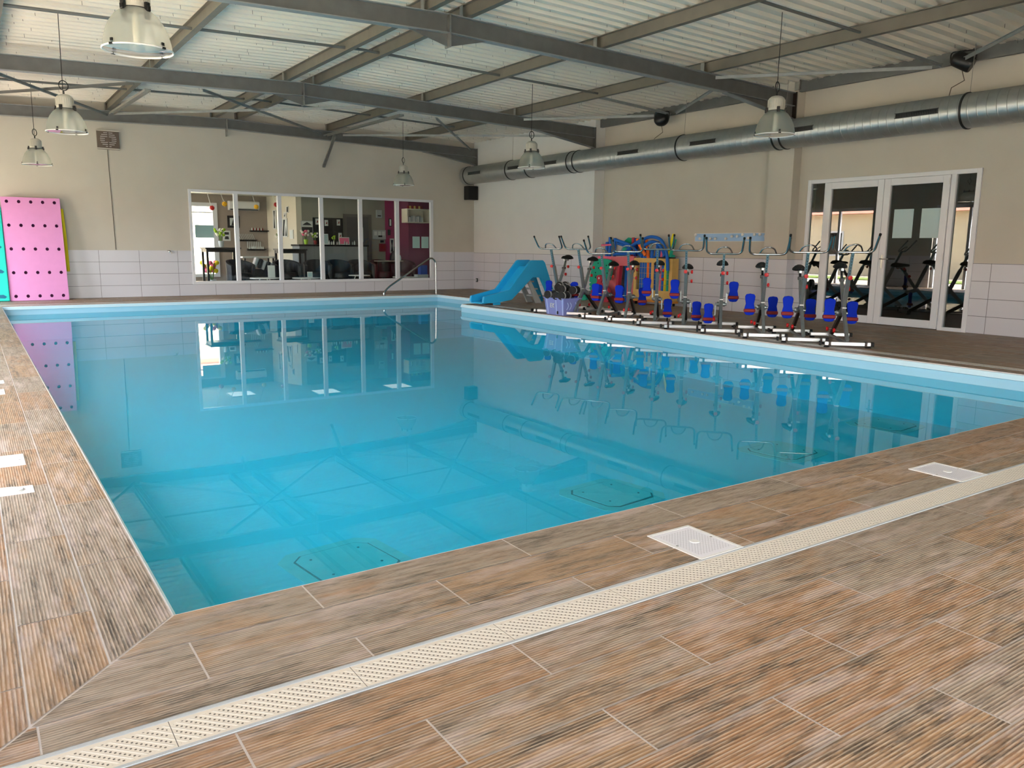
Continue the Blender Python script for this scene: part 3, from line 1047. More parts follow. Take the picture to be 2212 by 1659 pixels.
PUR = [(-1.75, 'on the garden side eave'), (0.10, 'over the left pool edge'), (2.18, 'left of the ridge'), (4.23, 'just left of the ridge'), (4.75, 'just right of the ridge'), (6.82, 'over the pool, right of the ridge'), (8.88, 'above the exercise bikes')]
for x, lab in PUR:
    b_ = MB()
    z = zr(x)
    b_.box(x - 0.041, x + 0.041, YBACK, YF, z + 0.001, z + 0.009, 1)
    b_.box(x - 0.0035, x + 0.0035, YBACK, YF, z + 0.009, z + RT - 0.009, 0)
    b_.box(x - 0.041, x + 0.041, YBACK, YF, z + RT - 0.009, z + RT - 0.001, 0)
    o = b_.build('purlin_beam', [M['purlin'], M['purlin']])
    tag(o, 'brown grey steel purlin %s, running toward the cafe wall' % lab, 'beam', 'roof purlins')
    for y, _ in RAFT[:4]:
        bb = MB(); s = -1
        bb.box(x - 0.050, x - 0.043, y + 0.02, y + 0.09, z + 0.003, z + RT - 0.012)
        bb.build('cleat', M['galv'], o)
# eaves beam on the side wall
b_ = MB()
b_.box(10.95, 10.958, YBACK, 11.08, 3.635, 3.80)
b_.box(10.958, 11.02, YBACK, 11.08, 3.635, 3.643)
b_.box(10.958, 11.02, YBACK, 11.08, 3.792, 3.80)
tag(b_.build('eaves_beam', M['steel']), 'dark steel eaves channel along the side wall above the duct', 'beam')
tag(MB().box(10.905, 10.94, 6.10, 6.19, 3.66, 3.84).build('eaves_plate', M['galv']), 'pale square steel splice plate on the eaves channel', 'plate')

# conduits crossing under the roof sheets
for y, lab in ((3.72, 'nearest the viewer'), (8.66, 'above the middle lamps'), (13.6, 'nearest the cafe wall')):
    b_ = MB()
    pts = [(0.14, y, zr(0.14) + 0.065), (RIDGE_X, y, RIDGE_Z + 0.065), (8.84, y, zr(8.84) + 0.065)]
    b_.tube(pts, 0.019, 8)
    o = b_.build('steel_conduit', M['steel'], smooth=60)
    tag(o, 'slim dark steel conduit crossing the purlins, row %s' % lab, 'pipe', 'roof conduits')
# wind braces
BR = [((0.16, 11.25, 3.45), (2.15, 15.82, 3.66)), ((2.90, 11.25, 3.54), (6.59, 15.82, 3.67)), ((5.65, 11.25, 3.56), (2.26, 15.82, 3.69)),
      ((7.09, 11.25, 3.50), (10.6, 15.82, 3.60)), ((10.2, 11.25, 3.44), (7.12, 15.82, 3.68)), ((-1.2, 15.82, 3.6), (1.9, 11.25, 3.53)),
      ((8.95, 11.05, 3.63), (10.93, 9.15, 3.66)), ((8.92, 8.72, 3.72), (10.93, 8.98, 3.66)), ((10.93, 8.85, 3.66), (9.3, 6.30, 3.60)),
      ((8.95, 6.10, 3.63), (10.93, 3.95, 3.66)), ((8.92, 3.78, 3.72), (10.93, 3.82, 3.66)), ((10.93, 3.62, 3.66), (8.95, 1.45, 3.60))]
bl = ['over the far left pool corner', 'falling toward the end wall above the cafe window', 'crossing the other above the cafe window',
      'ending in the far corner above the duct', 'ending at the white wall top', 'over the pink mat', 'meeting the round speaker, farther side', 'short strut meeting the round speaker',
      'meeting the round speaker, nearer side', 'meeting the spotlight, farther side', 'short strut meeting the nearer spotlight', 'nearest the viewer by the spotlight']
for (a, c), lab in zip(BR, bl):
    b_ = MB(); b_.bar(a, c, 0.045, 0.006); b_.bar((a[0], a[1], a[2] - 0.02), (c[0], c[1], c[2] - 0.02), 0.006, 0.040)
    tag(b_.build('wind_brace', M['flange'] if 'pink' not in lab else M['steel']), 'slim grey steel angle brace ' + lab, 'brace', 'roof wind braces')
for (a, c), lab in (((2.09, 11.25, 3.45), (2.13, 15.2, 3.60)), 'perforated galvanised channel slung between rafters, above the wall fan'), (((6.38, 11.25, 3.49), (6.60, 15.6, 3.60)), 'perforated galvanised channel slung between rafters, above the cafe window'):
    b_ = MB(); b_.bar(a, c, 0.090, 0.006)
    for s in (-0.043, 0.043):
        b_.bar((a[0] + s, a[1], a[2] - 0.016), (c[0] + s, c[1], c[2] - 0.016), 0.004, 0.034)
    tag(b_.build('steel_channel', M['galv']), lab, 'channel')
tag(MB().bar((6.63, 15.12, 3.53), (6.68, 15.97, 2.93), 0.065, 0.05).build('wall_strut', M['galv']), 'short galvanised strut slanting down to the end wall', 'brace')

# ================================================================== WINDOW AND DOOR
t = MB()
fz0, fz1 = YF - 0.03, YF + 0.05
t.box(WX0, WX1, fz0, fz1, WZ0, WZ0 + 0.065)
t.box(WX0, WX1, fz0, fz1, WZ1 - 0.06, WZ1)
mull = [(3.64, 3.70), (4.595, 4.685), (5.575, 5.665), (6.57, 6.665), (7.56, 7.655), (8.545, 8.645), (9.53, 9.61)]
for a, c in mull:
    t.box(a, c, fz0, fz1, WZ0 + 0.065, WZ1 - 0.06)
win = t.build('window_1', M['pvc'], bevel=0.004)
struct(win, 'white framed six-pane cafe window in the end wall', 'window')
for i in range(6):
    a, c = mull[i][1], mull[i + 1][0]
    MB().box(a, c, YF + 0.008, YF + 0.014, WZ0 + 0.065, WZ1 - 0.06).build('pane', M['glass'], win)


def vframe(b, y0, y1, z0, z1, w, x0, x1, wb=None):
    wb = wb or w
    b.box(x0, x1, y0, y0 + w, z0, z1); b.box(x0, x1, y1 - w, y1, z0, z1)
    b.box(x0, x1, y0 + w, y1 - w, z0, z0 + wb); b.box(x0, x1, y0 + w, y1 - w, z1 - w, z1)


t = MB()
X0, X1 = XR - 0.03, XR + 0.05
t.box(X0, X1, DY0, DY0 + 0.065, 0, DZ)
t.box(X0, X1, DY1 - 0.065, DY1, 0, DZ)
t.box(X0, X1, DY0 + 0.065, DY1 - 0.065, DZ - 0.06, DZ)
t.box(X0, X1, 3.54, 3.61, 0.0, DZ - 0.06)
t.box(X0, X1, 5.595, 5.625, 0.0, DZ - 0.06)
t.box(X0, X1, DY0 + 0.065, 3.54, 0.0, 0.05)
t.box(X0, X1, 5.625, DY1 - 0.065, 0.0, 0.05)
dr = t.build('door_1', M['pvc'], bevel=0.003)
struct(dr, 'white double glass door with two narrow side lights', 'door')
MB().box(XR + 0.006, XR + 0.012, DY0 + 0.065, 3.54, 0.05, DZ - 0.06).build('side_light', M['door_glass'], dr)
MB().box(XR + 0.006, XR + 0.012, 5.625, DY1 - 0.065, 0.05, DZ - 0.06).build('side_light', M['door_glass'], dr)
for y0, y1, wl in ((3.615, 4.595, 0.10), (4.60, 5.59, 0.10)):
    l = MB(); vframe(l, y0, y1, 0.012, DZ - 0.064, 0.10, XR - 0.045, XR + 0.02, 0.115)
    lf = l.build('door_leaf', M['pvc'], dr, bevel=0.004)
    MB().box(XR - 0.012, XR - 0.006, y0 + 0.10, y1 - 0.10, 0.127, DZ - 0.164).build('glass_pane', M['door_glass'], lf)
    if y0 < 4:
        h = MB()
        h.box(XR - 0.052, XR - 0.045, 4.52, 4.55, 0.86, 1.06)
        h.tube([(XR - 0.05, 4.535, 1.0), (XR - 0.10, 4.535, 1.0)], 0.008, 8)
        h.tube(fillet([(XR - 0.095, 4.545, 1.0), (XR - 0.105, 4.48, 1.0), (XR - 0.10, 4.40, 1.0)], 0.02), 0.009, 8)
        h.build('handle', M['chrome'], lf, 50)
        for z in (0.22, 1.0, 1.62, 2.05):
            MB().lathe([(0.009, 0), (0.009, 0.09)], 8, c=(XR - 0.05, y0 + 0.004, z), cap0=True, cap1=True).build('hinge', M['white'], lf, 50)
for k, (y0, y1) in enumerate(((4.12, 4.42), (3.725, 4.00))):
    o = MB().box(XR - 0.0165, XR - 0.013, y0, y1, 1.31, 1.73).build('paper_notice', M['paper_blue'])
    tag(o, ['blank pale paper notice taped to the door glass, nearer the handle', 'blank pale paper notice taped to the door glass, nearer the hinges'][k], 'paper')

# dim gym room behind the glass door
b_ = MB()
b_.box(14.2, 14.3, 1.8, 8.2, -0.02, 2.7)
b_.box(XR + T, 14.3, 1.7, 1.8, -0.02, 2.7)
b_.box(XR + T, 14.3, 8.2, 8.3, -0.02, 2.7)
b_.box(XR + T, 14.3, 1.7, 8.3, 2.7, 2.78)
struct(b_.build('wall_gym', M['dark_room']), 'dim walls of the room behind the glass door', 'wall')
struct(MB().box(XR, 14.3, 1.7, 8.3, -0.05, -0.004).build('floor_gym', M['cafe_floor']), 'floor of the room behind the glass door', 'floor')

# ================================================================== DUCT
DX, DZC, DR = 10.46, 2.915, 0.220
t = thing('ventilation_duct', 'long round galvanised spiral duct hung along the side wall', 'duct', (DX, 0, DZC))
prof = []
b_ = MB()
mxd = Matrix.Rotation(-math.pi / 2, 4, 'X')           # z -> y
b_.lathe([(DR, YBACK + 0.1), (DR, 15.62)], 40, mx=mxd)
b_.build('duct_tube', M['duct'], t, 60)
MB().lathe([(DR + 0.006, 15.60), (DR + 0.006, 15.78), (DR - 0.03, 15.81), (0.0001, 15.815)], 40, mx=mxd).build('end_cap', M['duct'], t, 50)
for y in (15.60, 13.67, 12.87, 11.33, 11.13, 8.15, 6.07, 5.93, 3.15, 0.5):
    MB().lathe([(DR + 0.001, y - 0.014), (DR + 0.011, y - 0.012), (DR + 0.011, y + 0.012), (DR + 0.001, y + 0.014)], 40, mx=mxd).build('clamp_ring', M['duct_ring'], t, 60)
for y in (13.67, 8.15, 5.99, 3.15):
    MB().tube([(0, y, DR + 0.005), (0.02, y, 3.74 - DZC)], 0.004, 5).build('hanger_wire', M['galv'], t)
for y in (15.05, 13.25, 11.95, 9.40, 7.50, 5.60, 3.72, 1.85):
    g = MB()
    a0, a1 = math.radians(168), math.radians(184)
    for s in range(4):
        pass
    vs, fs = [], []
    for i in range(7):
        a = a0 + (a1 - a0) * i / 6
        for yy in (y - 0.29, y + 0.29):
            vs.append(((DR + 0.007) * math.cos(a), yy, (DR + 0.007) * -math.sin(a) * -1))
    for i in range(6):
        fs.append((2 * i, 2 * i + 1, 2 * i + 3, 2 * i + 2))
    g.add(vs, fs)
    for k in range(25):
        yy = y - 0.28 + k * 0.56 / 24
        pts = [((DR + 0.010) * math.cos(a0 + (a1 - a0) * i / 4), yy, (DR + 0.010) * math.sin(a0 + (a1 - a0) * i / 4)) for i in range(5)]
        g.tube(pts, 0.0035, 4, 1)
    for aa in (a0, a1):
        g.bar(((DR + 0.010) * math.cos(aa), y - 0.30, (DR + 0.01) * math.sin(aa)), ((DR + 0.010) * math.cos(aa), y + 0.30, (DR + 0.01) * math.sin(aa)), 0.008, 0.008, 1)
    g.build('air_grille', [M['black'], M['duct_grille']], t)

# ================================================================== HIGH BAY LAMPS
RIM_Z = 2.42


def make_lamp(label, x, y):
    t = thing('pendant_lamp', label, 'lamp', (x, y, RIM_Z), 0, 'high bay lamps')
    prof = [(0.220, 0.0), (0.215, 0.05), (0.198, 0.115), (0.170, 0.175), (0.135, 0.222), (0.100, 0.252), (0.088, 0.262)]
    MB().lathe(prof, 40).build('lamp_shade', M['frost'], t, 60)
    rim = MB().tube([(0.224 * math.cos(a * math.pi / 20), 0.224 * math.sin(a * math.pi / 20), -0.002) for a in range(40)], 0.0055, 6, closed=True).build('rim', M['white'], t, 60)
    MB().lathe([(0.0001, -0.014), (0.12, -0.010), (0.218, 0.0)], 40).build('glass_lens', M['lens'], t, 60)
    hb = MB()
    hb.lathe([(0.086, 0.262), (0.092, 0.268), (0.092, 0.385), (0.082, 0.40), (0.060, 0.418), (0.03, 0.426), (0.0001, 0.428)], 32)
    for k in range(26):
        a = 2 * math.pi * k / 26
        hb.bar((0.094 * math.cos(a), 0.094 * math.sin(a), 0.29), (0.094 * math.cos(a), 0.094 * math.sin(a), 0.378), 0.006, 0.006, up=(math.cos(a), math.sin(a), 0))
    hb.build('housing', M['housing'], t, 40)
    MB().lathe([(0.089, 0.255), (0.090, 0.268)], 32).build('collar_band', M['black'], t, 50)
    MB().lathe([(0.022, 0.04), (0.026, 0.06), (0.026, 0.20), (0.018, 0.24)], 14, cap0=True, cap1=True).build('lamp_tube', M['bulb'], t, 50)
    for k in range(4):
        a = math.radians(35 + 90 * k)
        mxk = Matrix.Rotation(a, 4, 'Z')
        l = MB(); l.box(0.092, 0.116, -0.016, 0.016, 0.222, 0.298, mx=mxk); l.box(0.108, 0.124, -0.013, 0.013, 0.24, 0.275, mx=mxk)
        l.build('latch', M['black'], t, bevel=0.004)
        MB().box(0.205, 0.226, -0.010, 0.010, 0.012, 0.034, mx=mxk).build('rim_clip', M['black'], t, bevel=0.003)
        MB().box(0.219, 0.231, -0.014, 0.014, -0.009, 0.004, mx=mxk).build('rim_clip', M['black'], t)
    MB().tube([(0, 0, 0.426), (0, 0, 0.47)] + [(0.055 * math.sin(a * math.pi / 8) , 0.0, 0.525 - 0.055 * math.cos(a * math.pi / 8)) for a in range(1, 16)], 0.006, 6).build('cable_loop', M['rubber'], t, 60)
    top = zr(x) + 0.046 - RIM_Z
    MB().tube([(-0.012, 0, 0.42), (-0.006, 0, 0.8), (0.004, 0, top)], 0.0045, 5).build('hanging_wire', M['rubber'], t, 60)
    return t


lamp0 = make_lamp('large frosted bell lamp nearest the viewer, cut off by the top edge of view', 0.66, 3.72)
dup(lamp0, (0.69, 8.66, RIM_Z), 0.4, 'frosted bell lamp hanging over the left pool side, middle of its row')
dup(lamp0, (0.70, 13.6, RIM_Z), 0.9, 'frosted bell lamp hanging beside the wall fan near the end wall')
dup(lamp0, (7.46, 8.66, RIM_Z), 0.2, 'frosted bell lamp in front of the far stretch of duct, by the white wall')
dup(lamp0, (7.37, 3.72, RIM_Z), 0.3, 'frosted bell lamp in front of the duct, above the bikes')
dup(lamp0, (7.57, 13.6, RIM_Z), 0.6, 'small looking frosted bell lamp before the end wall, right of the cafe window top')

# ================================================================== WALL ITEMS
# extractor fan
t = thing('wall_fan', 'square brown grey extractor fan on the end wall with slatted round grille', 'fan', (2.155, YF, 3.18))
MB().box(-0.205, 0.205, -0.05, -0.001, -0.19, 0.19).build('fan_housing', M['fan_grey'], t, bevel=0.008)
s = MB()
for z in (0.176, -0.176): s.box(-0.21, 0.21, -0.058, -0.05, z - 0.008, z + 0.012)
s.build('edge_trim', M['paint'], t)
g = MB()
for k in range(8):
    z = 0.135 - k * 0.038
    hw = math.sqrt(max(0.001, 0.15 ** 2 - (z - 0.01) ** 2))
    for a, c in ((-hw, -0.012), (0.012, hw)):
        if abs(z) < 0.05:
            if a < 0: c = -0.06
            else: a = 0.06
        if c - a > 0.01: g.bar((a, -0.056, z), (c, -0.056, z), 0.006, 0.013)
g.build('slat_grille', M['fan_light'], t)
MB().lathe([(0.055, 0), (0.05, 0.012), (0.0001, 0.014)], 20, mx=Matrix.Translation((0, -0.05, 0)) @ Matrix.Rotation(math.pi / 2, 4, 'X')).build('hub', M['fan_grey'], t, 40)
tag(MB().tube([(2.132, YF - 0.006, 2.985), (2.140, YF - 0.006, 2.2), (2.155, YF - 0.006, 0.985)], 0.006, 6).build('wall_cable', M['fan_grey']), 'thin dark cable running down the end wall from the fan', 'cable')
# wall speaker in the corner
t = thing('wall_speaker', 'black box loudspeaker high in the corner under the duct end', 'speaker', (10.67, YF - 0.13, 2.50))
MB().box(-0.155, 0.155, -0.12, 0.09, -0.175, 0.175).build('cabinet', M['black'], t, bevel=0.012)
MB().box(-0.14, 0.14, -0.128, -0.121, -0.16, 0.16).build('grille', M['rubber'], t, bevel=0.003)
MB().box(-0.03, 0.03, 0.09, 0.128, -0.05, 0.05).build('bracket', M['black'], t)
# eaves speakers
for (x, y, z, lab) in ((10.80, 9.09, 3.56, 'black ball shaped speaker hanging from the eaves, cable dropping to the duct'), (10.80, 3.46, 3.62, 'black cylinder spotlight hanging from the eaves near the glass door')):
    t = thing('eaves_speaker' if y > 5 else 'spotlight', lab, 'speaker' if y > 5 else 'spotlight', (x, y, z), math.radians(200))
    if y > 5:
        s = MB(); s.lathe([(0.0001, -0.10), (0.06, -0.10), (0.115, -0.075), (0.145, -0.02), (0.148, 0.03), (0.13, 0.08), (0.08, 0.115), (0.0001, 0.125)], 28, mx=Matrix.Rotation(math.radians(65), 4, 'Y'))
        s.build('shell', M['black'], t, 50)
    else:
        s = MB(); s.lathe([(0.0001, -0.13), (0.095, -0.13), (0.105, -0.11), (0.105, 0.10), (0.07, 0.14), (0.0001, 0.15)], 24, mx=Matrix.Rotation(math.radians(60), 4, 'X'))
        s.build('shell', M['black'], t, 50)
    h = MB(); h.tube(fillet([(0.0, -0.15, 0.0), (0.0, -0.155, 0.13), (0.0, 0.155, 0.13), (0.0, 0.15, 0.0)], 0.05), 0.009, 6); h.build('bracket', M['black'], t, 50)
    c = MB(); c.tube([(0.0, 0.0, -0.12), (0.02, 0.04, -0.25), (0.10 if y > 5 else 0.2, -0.08, -0.36), (0.2, -0.1, -0.47)], 0.006, 5); c.build('cable', M['fan_grey'], t, 60)
# goggle rack
t = thing('hook_rack', 'pale blue wall board with scattered white round pegs above the bikes', 'rack', (XR, 7.5, 1.335))
MB().box(-0.022, -0.001, -0.88, 0.87, -0.072, 0.072).build('board', M['rack_blue'], t)
f = MB()
for z in (-0.072, 0.072): f.box(-0.025, -0.0005, -0.884, 0.874, z - 0.004, z + 0.004)
f.box(-0.025, -0.0005, 0.87, 0.878, -0.072, 0.072)
f.build('edging', M['white'], t)
for y, z in ((8.33, 1.38), (8.22, 1.31), (7.96, 1.31), (7.84, 1.31), (7.59, 1.31), (7.45, 1.35), (7.33, 1.35), (7.21, 1.38), (7.08, 1.32), (6.95, 1.38), (6.83, 1.38), (6.71, 1.35)):
    MB().lathe([(0.010, 0.0), (0.010, 0.03), (0.026, 0.034), (0.026, 0.046), (0.018, 0.052), (0.0001, 0.053)], 16,
               mx=Matrix.Translation((-0.022, y - 7.5, z - 1.335)) @ Matrix.Rotation(-math.pi / 2, 4, 'Y')).build('peg', M['white'], t, 40)
# socket and tap
t = thing('wall_socket', 'small dark grey waterproof wall socket low on the white tiles', 'socket', (XW - 0.012, 15.86, 0.24))
MB().box(-0.03, -0.0005, -0.035, 0.035, -0.05, 0.05).build('back_box', M['duct_grille'], t, bevel=0.006)
MB().box(-0.036, -0.031, -0.025, 0.025, -0.03, 0.035).build('flap', M['grey_plastic'], t, bevel=0.003)
t = thing('wall_tap', 'tiny chrome wall tap at the top edge of the tiles left of the window', 'tap', (3.2, YF - 0.012, 0.955))
MB().lathe([(0.022, 0), (0.022, 0.01), (0.012, 0.012), (0.012, 0.05)], 12, mx=Matrix.Rotation(math.pi / 2, 4, 'X')).build('body', M['chrome'], t, 40)
MB().tube(fillet([(0, -0.045, 0), (0, -0.10, 0.0), (0.02, -0.11, -0.05)], 0.02), 0.009, 8).build('spout', M['chrome'], t, 50)
MB().bar((-0.06, -0.04, 0.018), (0.0, -0.04, 0.02), 0.012, 0.008).build('lever', M['chrome'], t)

# ================================================================== HANDRAIL
pts = [(7.385, 14.30, -0.02), (7.385, 14.30, 0.07), (7.50, 14.30, 0.19), (8.50, 14.30, 0.80), (8.62, 14.30, 0.86), (8.725, 14.30, 0.78), (8.735, 14.30, -0.005)]
b_ = MB(); b_.tube(fillet(pts[:2] + pts[2:4] + pts[4:], 0.09, 6), 0.0215, 12)
t = thing('pool_handrail', 'bent stainless steel grab rail at the far pool corner before the cafe window', 'handrail', (0, 0, 0))
b_.build('rail', M['chrome'], t, 60)
for x in (7.385, 8.735):
    MB().lathe([(0.045, 0.0), (0.045, 0.006), (0.024, 0.016), (0.022, 0.016)], 16, c=(x, 14.30, 0.0005)).build('floor_flange', M['chrome'], t, 40)

# ================================================================== FOAM MATS AT THE END WALL


def leaning(name, label, cat, x0, x1, L, thick, ybot, ytop, m, group=None):
    """board of length L leaning against the end wall"""
    ang = math.asin((ytop - ybot) / L)
    t = thing(name, label, cat, ((x0 + x1) / 2, ybot, 0), 0, group)
    return t, (x1 - x0) / 2, Matrix.Rotation(-ang, 4, 'X')


t, hw, R_ = leaning('foam_mat', 'large pink foam mat with rows of round holes, leaning on the end wall', 'mat', 0.20, 1.19, 1.99, 0.05, 15.66, 15.96, M['pink'])
# sheet with real holes: built as a grid of strips round octagonal openings
b_ = MB()
nx, nzr = 5, 5
cxs = [(-0.40 + 0.2 * i) for i in range(5)]
czs = [0.085 + 0.455 * j for j in range(5)]
L_ = 1.99
xe = [-hw] + [(cxs[i] + cxs[i + 1]) / 2 for i in range(4)] + [hw]
ze = [0.0] + [(czs[i] + czs[i + 1]) / 2 for i in range(4)] + [L_]
rh = 0.032
for i in range(5):
    for j in range(5):
        n = 16
        outer, inner = [], []
        cx_, cz_ = cxs[i], czs[j]
        for k in range(n):
            a = 2 * math.pi * k / n + math.pi / n
            ca, sa = math.cos(a), math.sin(a)
            hx = (xe[i + 1] - cx_) if ca > 0 else (cx_ - xe[i])
            hz = (ze[j + 1] - cz_) if sa > 0 else (cz_ - ze[j])
            s_ = min(hx / abs(ca) if abs(ca) > 1e-6 else 9, hz / abs(sa) if abs(sa) > 1e-6 else 9)
            outer.append((cx_ + ca * s_, cz_ + sa * s_)); inner.append((cx_ + ca * rh * 0.9, cz_ + sa * rh))
        for k in range(n):
            l = (k + 1) % n
            for yy in (-0.05, 0.0):
                q = [(outer[k][0], yy, outer[k][1]), (outer[l][0], yy, outer[l][1]), (inner[l][0], yy, inner[l][1]), (inner[k][0], yy, inner[k][1])]
                b_.add(q, [(0, 1, 2, 3)], 0, R_)
                # corners of the cell
                if abs(outer[k][0] - outer[l][0]) > 1e-5 and abs(outer[k][1] - outer[l][1]) > 1e-5:
                    cxr = xe[i + 1] if outer[k][0] + outer[l][0] > 2 * cx_ else xe[i]
                    czr = ze[j + 1] if outer[k][1] + outer[l][1] > 2 * cz_ else ze[j]
                    b_.add([(outer[k][0], yy, outer[k][1]), (cxr, yy, czr), (outer[l][0], yy, outer[l][1])], [(0, 1, 2)], 0, R_)
            b_.add([(inner[k][0], -0.05, inner[k][1]), (inner[l][0], -0.05, inner[l][1]), (inner[l][0], 0, inner[l][1]), (inner[k][0], 0, inner[k][1])], [(0, 1, 2, 3)], 1, R_)
for (xa, xb, za, zb) in ((-hw, hw, 0, 0), (-hw, hw, L_, L_), (-hw, -hw, 0, L_), (hw, hw, 0, L_)):
    b_.add([(xa, -0.05, za), (xb, -0.05, zb), (xb, 0, zb), (xa, 0, za)], [(0, 1, 2, 3)], 0, R_)
b_.build('mat_sheet', [M['pink'], M['hole']], t)
bk = MB(); bk.box(-hw + 0.02, hw - 0.02, 0.001, 0.02, 0.02, L_ - 0.02, mx=R_); bk.build('backing_sheet', M['hole'], t)

t, hw, R_ = leaning('foam_mat', 'turquoise foam mat with dark slots, at the left of the pink one', 'mat', -0.80, 0.19, 1.80, 0.06, 15.63, 15.93, M['teal'])
MB().box(-hw, hw, -0.06, 0.0, 0, 1.80, mx=R_).build('mat_sheet', M['teal'], t, bevel=0.012)
for z in (0.07, 0.55, 1.02, 1.5):
    MB().prism([(0.05, z), (0.42, z - 0.02), (0.45, z + 0.01), (0.40, z + 0.05), (0.05, z + 0.045)], -0.064, -0.0605, 'y', mx=R_).build('slot', M['teal_dark'], t)
tag(MB().tube([(1.24, 15.93, 0.55), (1.235, 15.975, 1.2), (1.215, 16.0, 1.78)], 0.033, 12).build('pool_noodle', M['foam_yellow'], smooth=60), 'thin yellow noodle standing hidden behind the pink mat edge', 'noodle')

# ================================================================== SLIDE
t = thing('pool_slide', 'small bright blue plastic pool slide with grey steps at the pool corner', 'slide', (7.76, 10.62, 0), math.radians(2))
SX = 7.76
top = [(0.0, 0.045), (0.02, 0.17), (0.60, 0.285), (1.12, 0.845), (1.16, 0.865), (1.45, 0.865), (1.50, 0.82), (1.80, 0.08), (1.80, 0.0), (1.66, 0.0), (1.50, 0.315), (1.38, 0.52), (1.19, 0.52), (0.68, 0.09), (0.40, 0.055), (0.22, 0.04)]
WD = 0.50
s = MB()
def strip_wall(y0, y1):
    up = top[:8]; 
    lower = [top[i] for i in (0, 15, 14, 13, 12, 11, 10, 9)]
    # triangulate as quads between upper and lower outlines
    def z_at(pl, x):
        for (xa, za), (xb, zb) in zip(pl, pl[1:]):
            if xa <= x <= xb + 1e-9 and xb > xa: return za + (zb - za) * (x - xa) / (xb - xa)
        return pl[-1][1]
    upl = [(0.0, 0.10), (0.02, 0.17), (0.60, 0.285), (1.12, 0.845), (1.16, 0.865), (1.45, 0.865), (1.50, 0.82), (1.82, 0.06)]
    lol = [(0.0, 0.045), (0.22, 0.04), (0.40, 0.055), (0.68, 0.09), (1.19, 0.52), (1.38, 0.52), (1.50, 0.315), (1.66, 0.0), (1.82, 0.0)]
    xs = sorted(set([p[0] for p in upl] + [p[0] for p in lol]))
    vs, fs = [], []
    for x in xs:
        zu, zl = z_at(upl, x), z_at(lol, x)
        vs += [(x, y0, zl), (x, y0, zu), (x, y1, zu), (x, y1, zl)]
    for i in range(len(xs) - 1):
        for k in range(4):
            l = (k + 1) % 4
            fs.append((4 * i + k, 4 * i + l, 4 * i + 4 + l, 4 * i + 4 + k))
    n = len(xs) - 1
    fs += [(0, 1, 2, 3), (4 * n + 3, 4 * n + 2, 4 * n + 1, 4 * n)]
    s.add(vs, fs)
strip_wall(0.0, 0.055)
strip_wall(WD - 0.055, WD)
bed = [(0.0, 0.055), (0.30, 0.075), (0.60, 0.15), (0.80, 0.34), (1.18, 0.74), (1.40, 0.74)]
vs, fs = [], []
for x, z in bed:
    vs += [(x, 0.05, z), (x, WD - 0.05, z), (x, WD - 0.05, z - 0.03), (x, 0.05, z - 0.03)]
for i in range(len(bed) - 1):
    for k in range(4):
        l = (k + 1) % 4
        fs.append((4 * i + k, 4 * i + l, 4 * i + 4 + l, 4 * i + 4 + k))
fs += [(0, 1, 2, 3), (4 * 5 + 3, 4 * 5 + 2, 4 * 5 + 1, 4 * 5)]
s.add(vs, fs)
s.build('chute', M['slide'], t, bevel=0.012)
f = MB()
f.box(0.26, 0.42, 0.02, 0.06, 0.0, 0.05); f.box(0.26, 0.42, WD - 0.06, WD - 0.02, 0.0, 0.05)
f.build('front_foot', M['slide'], t, bevel=0.006)
for yy in (0.04, WD - 0.04):
    MB().lathe([(0.012, 0.0), (0.012, 0.012)], 8, c=(0.29, yy, 0), cap1=True).build('bolt', M['alu'], t)
g = MB()
g.prism([(1.06, 0.56), (1.14, 0.56), (1.50, 0.0), (1.35, 0.0)], 0.38, 0.42)
g.prism([(1.06, 0.56), (1.14, 0.56), (1.50, 0.0), (1.35, 0.0)], 0.08, 0.12)
for x, z in ((1.22, 0.42), (1.32, 0.27), (1.40, 0.13)):
    g.box(x - 0.08, x + 0.10, 0.12, 0.38, z, z + 0.03)
g.box(1.08, 1.42, 0.06, 0.44, 0.56, 0.60)
g.build('step_ladder', M['slide_grey'], t, bevel=0.006)

# ================================================================== CRATE OF DUMBBELLS
t = thing('storage_crate', 'lavender plastic crate full of dumbbells at the pool edge', 'crate', (7.86, 8.27, 0))
def crate(hx0, hy0, hx1, hy1, z0, z1, th):
    s = MB()
    def rr(hx, hy, z): return [(-hx, -hy, z), (hx, -hy, z), (hx, hy, z), (-hx, hy, z)]
    A, B = rr(hx0, hy0, z0), rr(hx1, hy1, z1)
    A2, B2 = rr(hx0 - th, hy0 - th, z0 + th), rr(hx1 - th, hy1 - th, z1)
    for P, Q in ((A, B), (B2, A2), (B, B2)):
        s.add(P + Q, [(k, (k + 1) % 4, 4 + (k + 1) % 4, 4 + k) for k in range(4)])
    s.add(A, [(0, 1, 2, 3)]); s.add(A2, [(0, 1, 2, 3)])
    return s
c = crate(0.145, 0.235, 0.180, 0.270, 0.002, 0.285, 0.006)
c.build('tub', M['crate'], t)
r = MB()
for a in ((-0.198, 0.198, -0.288, -0.265), (-0.198, 0.198, 0.265, 0.288), (-0.198, -0.175, -0.265, 0.265), (0.175, 0.198, -0.265, 0.265)):
    r.box(a[0], a[1], a[2], a[3], 0.275, 0.292)
r.build('rim', M['crate'], t, bevel=0.004)
M['crate_rib'] = mat('pale_lavender_rib', (0.74, 0.80, 0.95), 0.3)
for y in (-0.24, -0.06, 0.20):
    MB().bar((-0.149, y * 0.9, 0.01), (-0.183, y, 0.275), 0.014, 0.008, up=(1, 0, 0)).build('rib', M['crate_rib'], t)
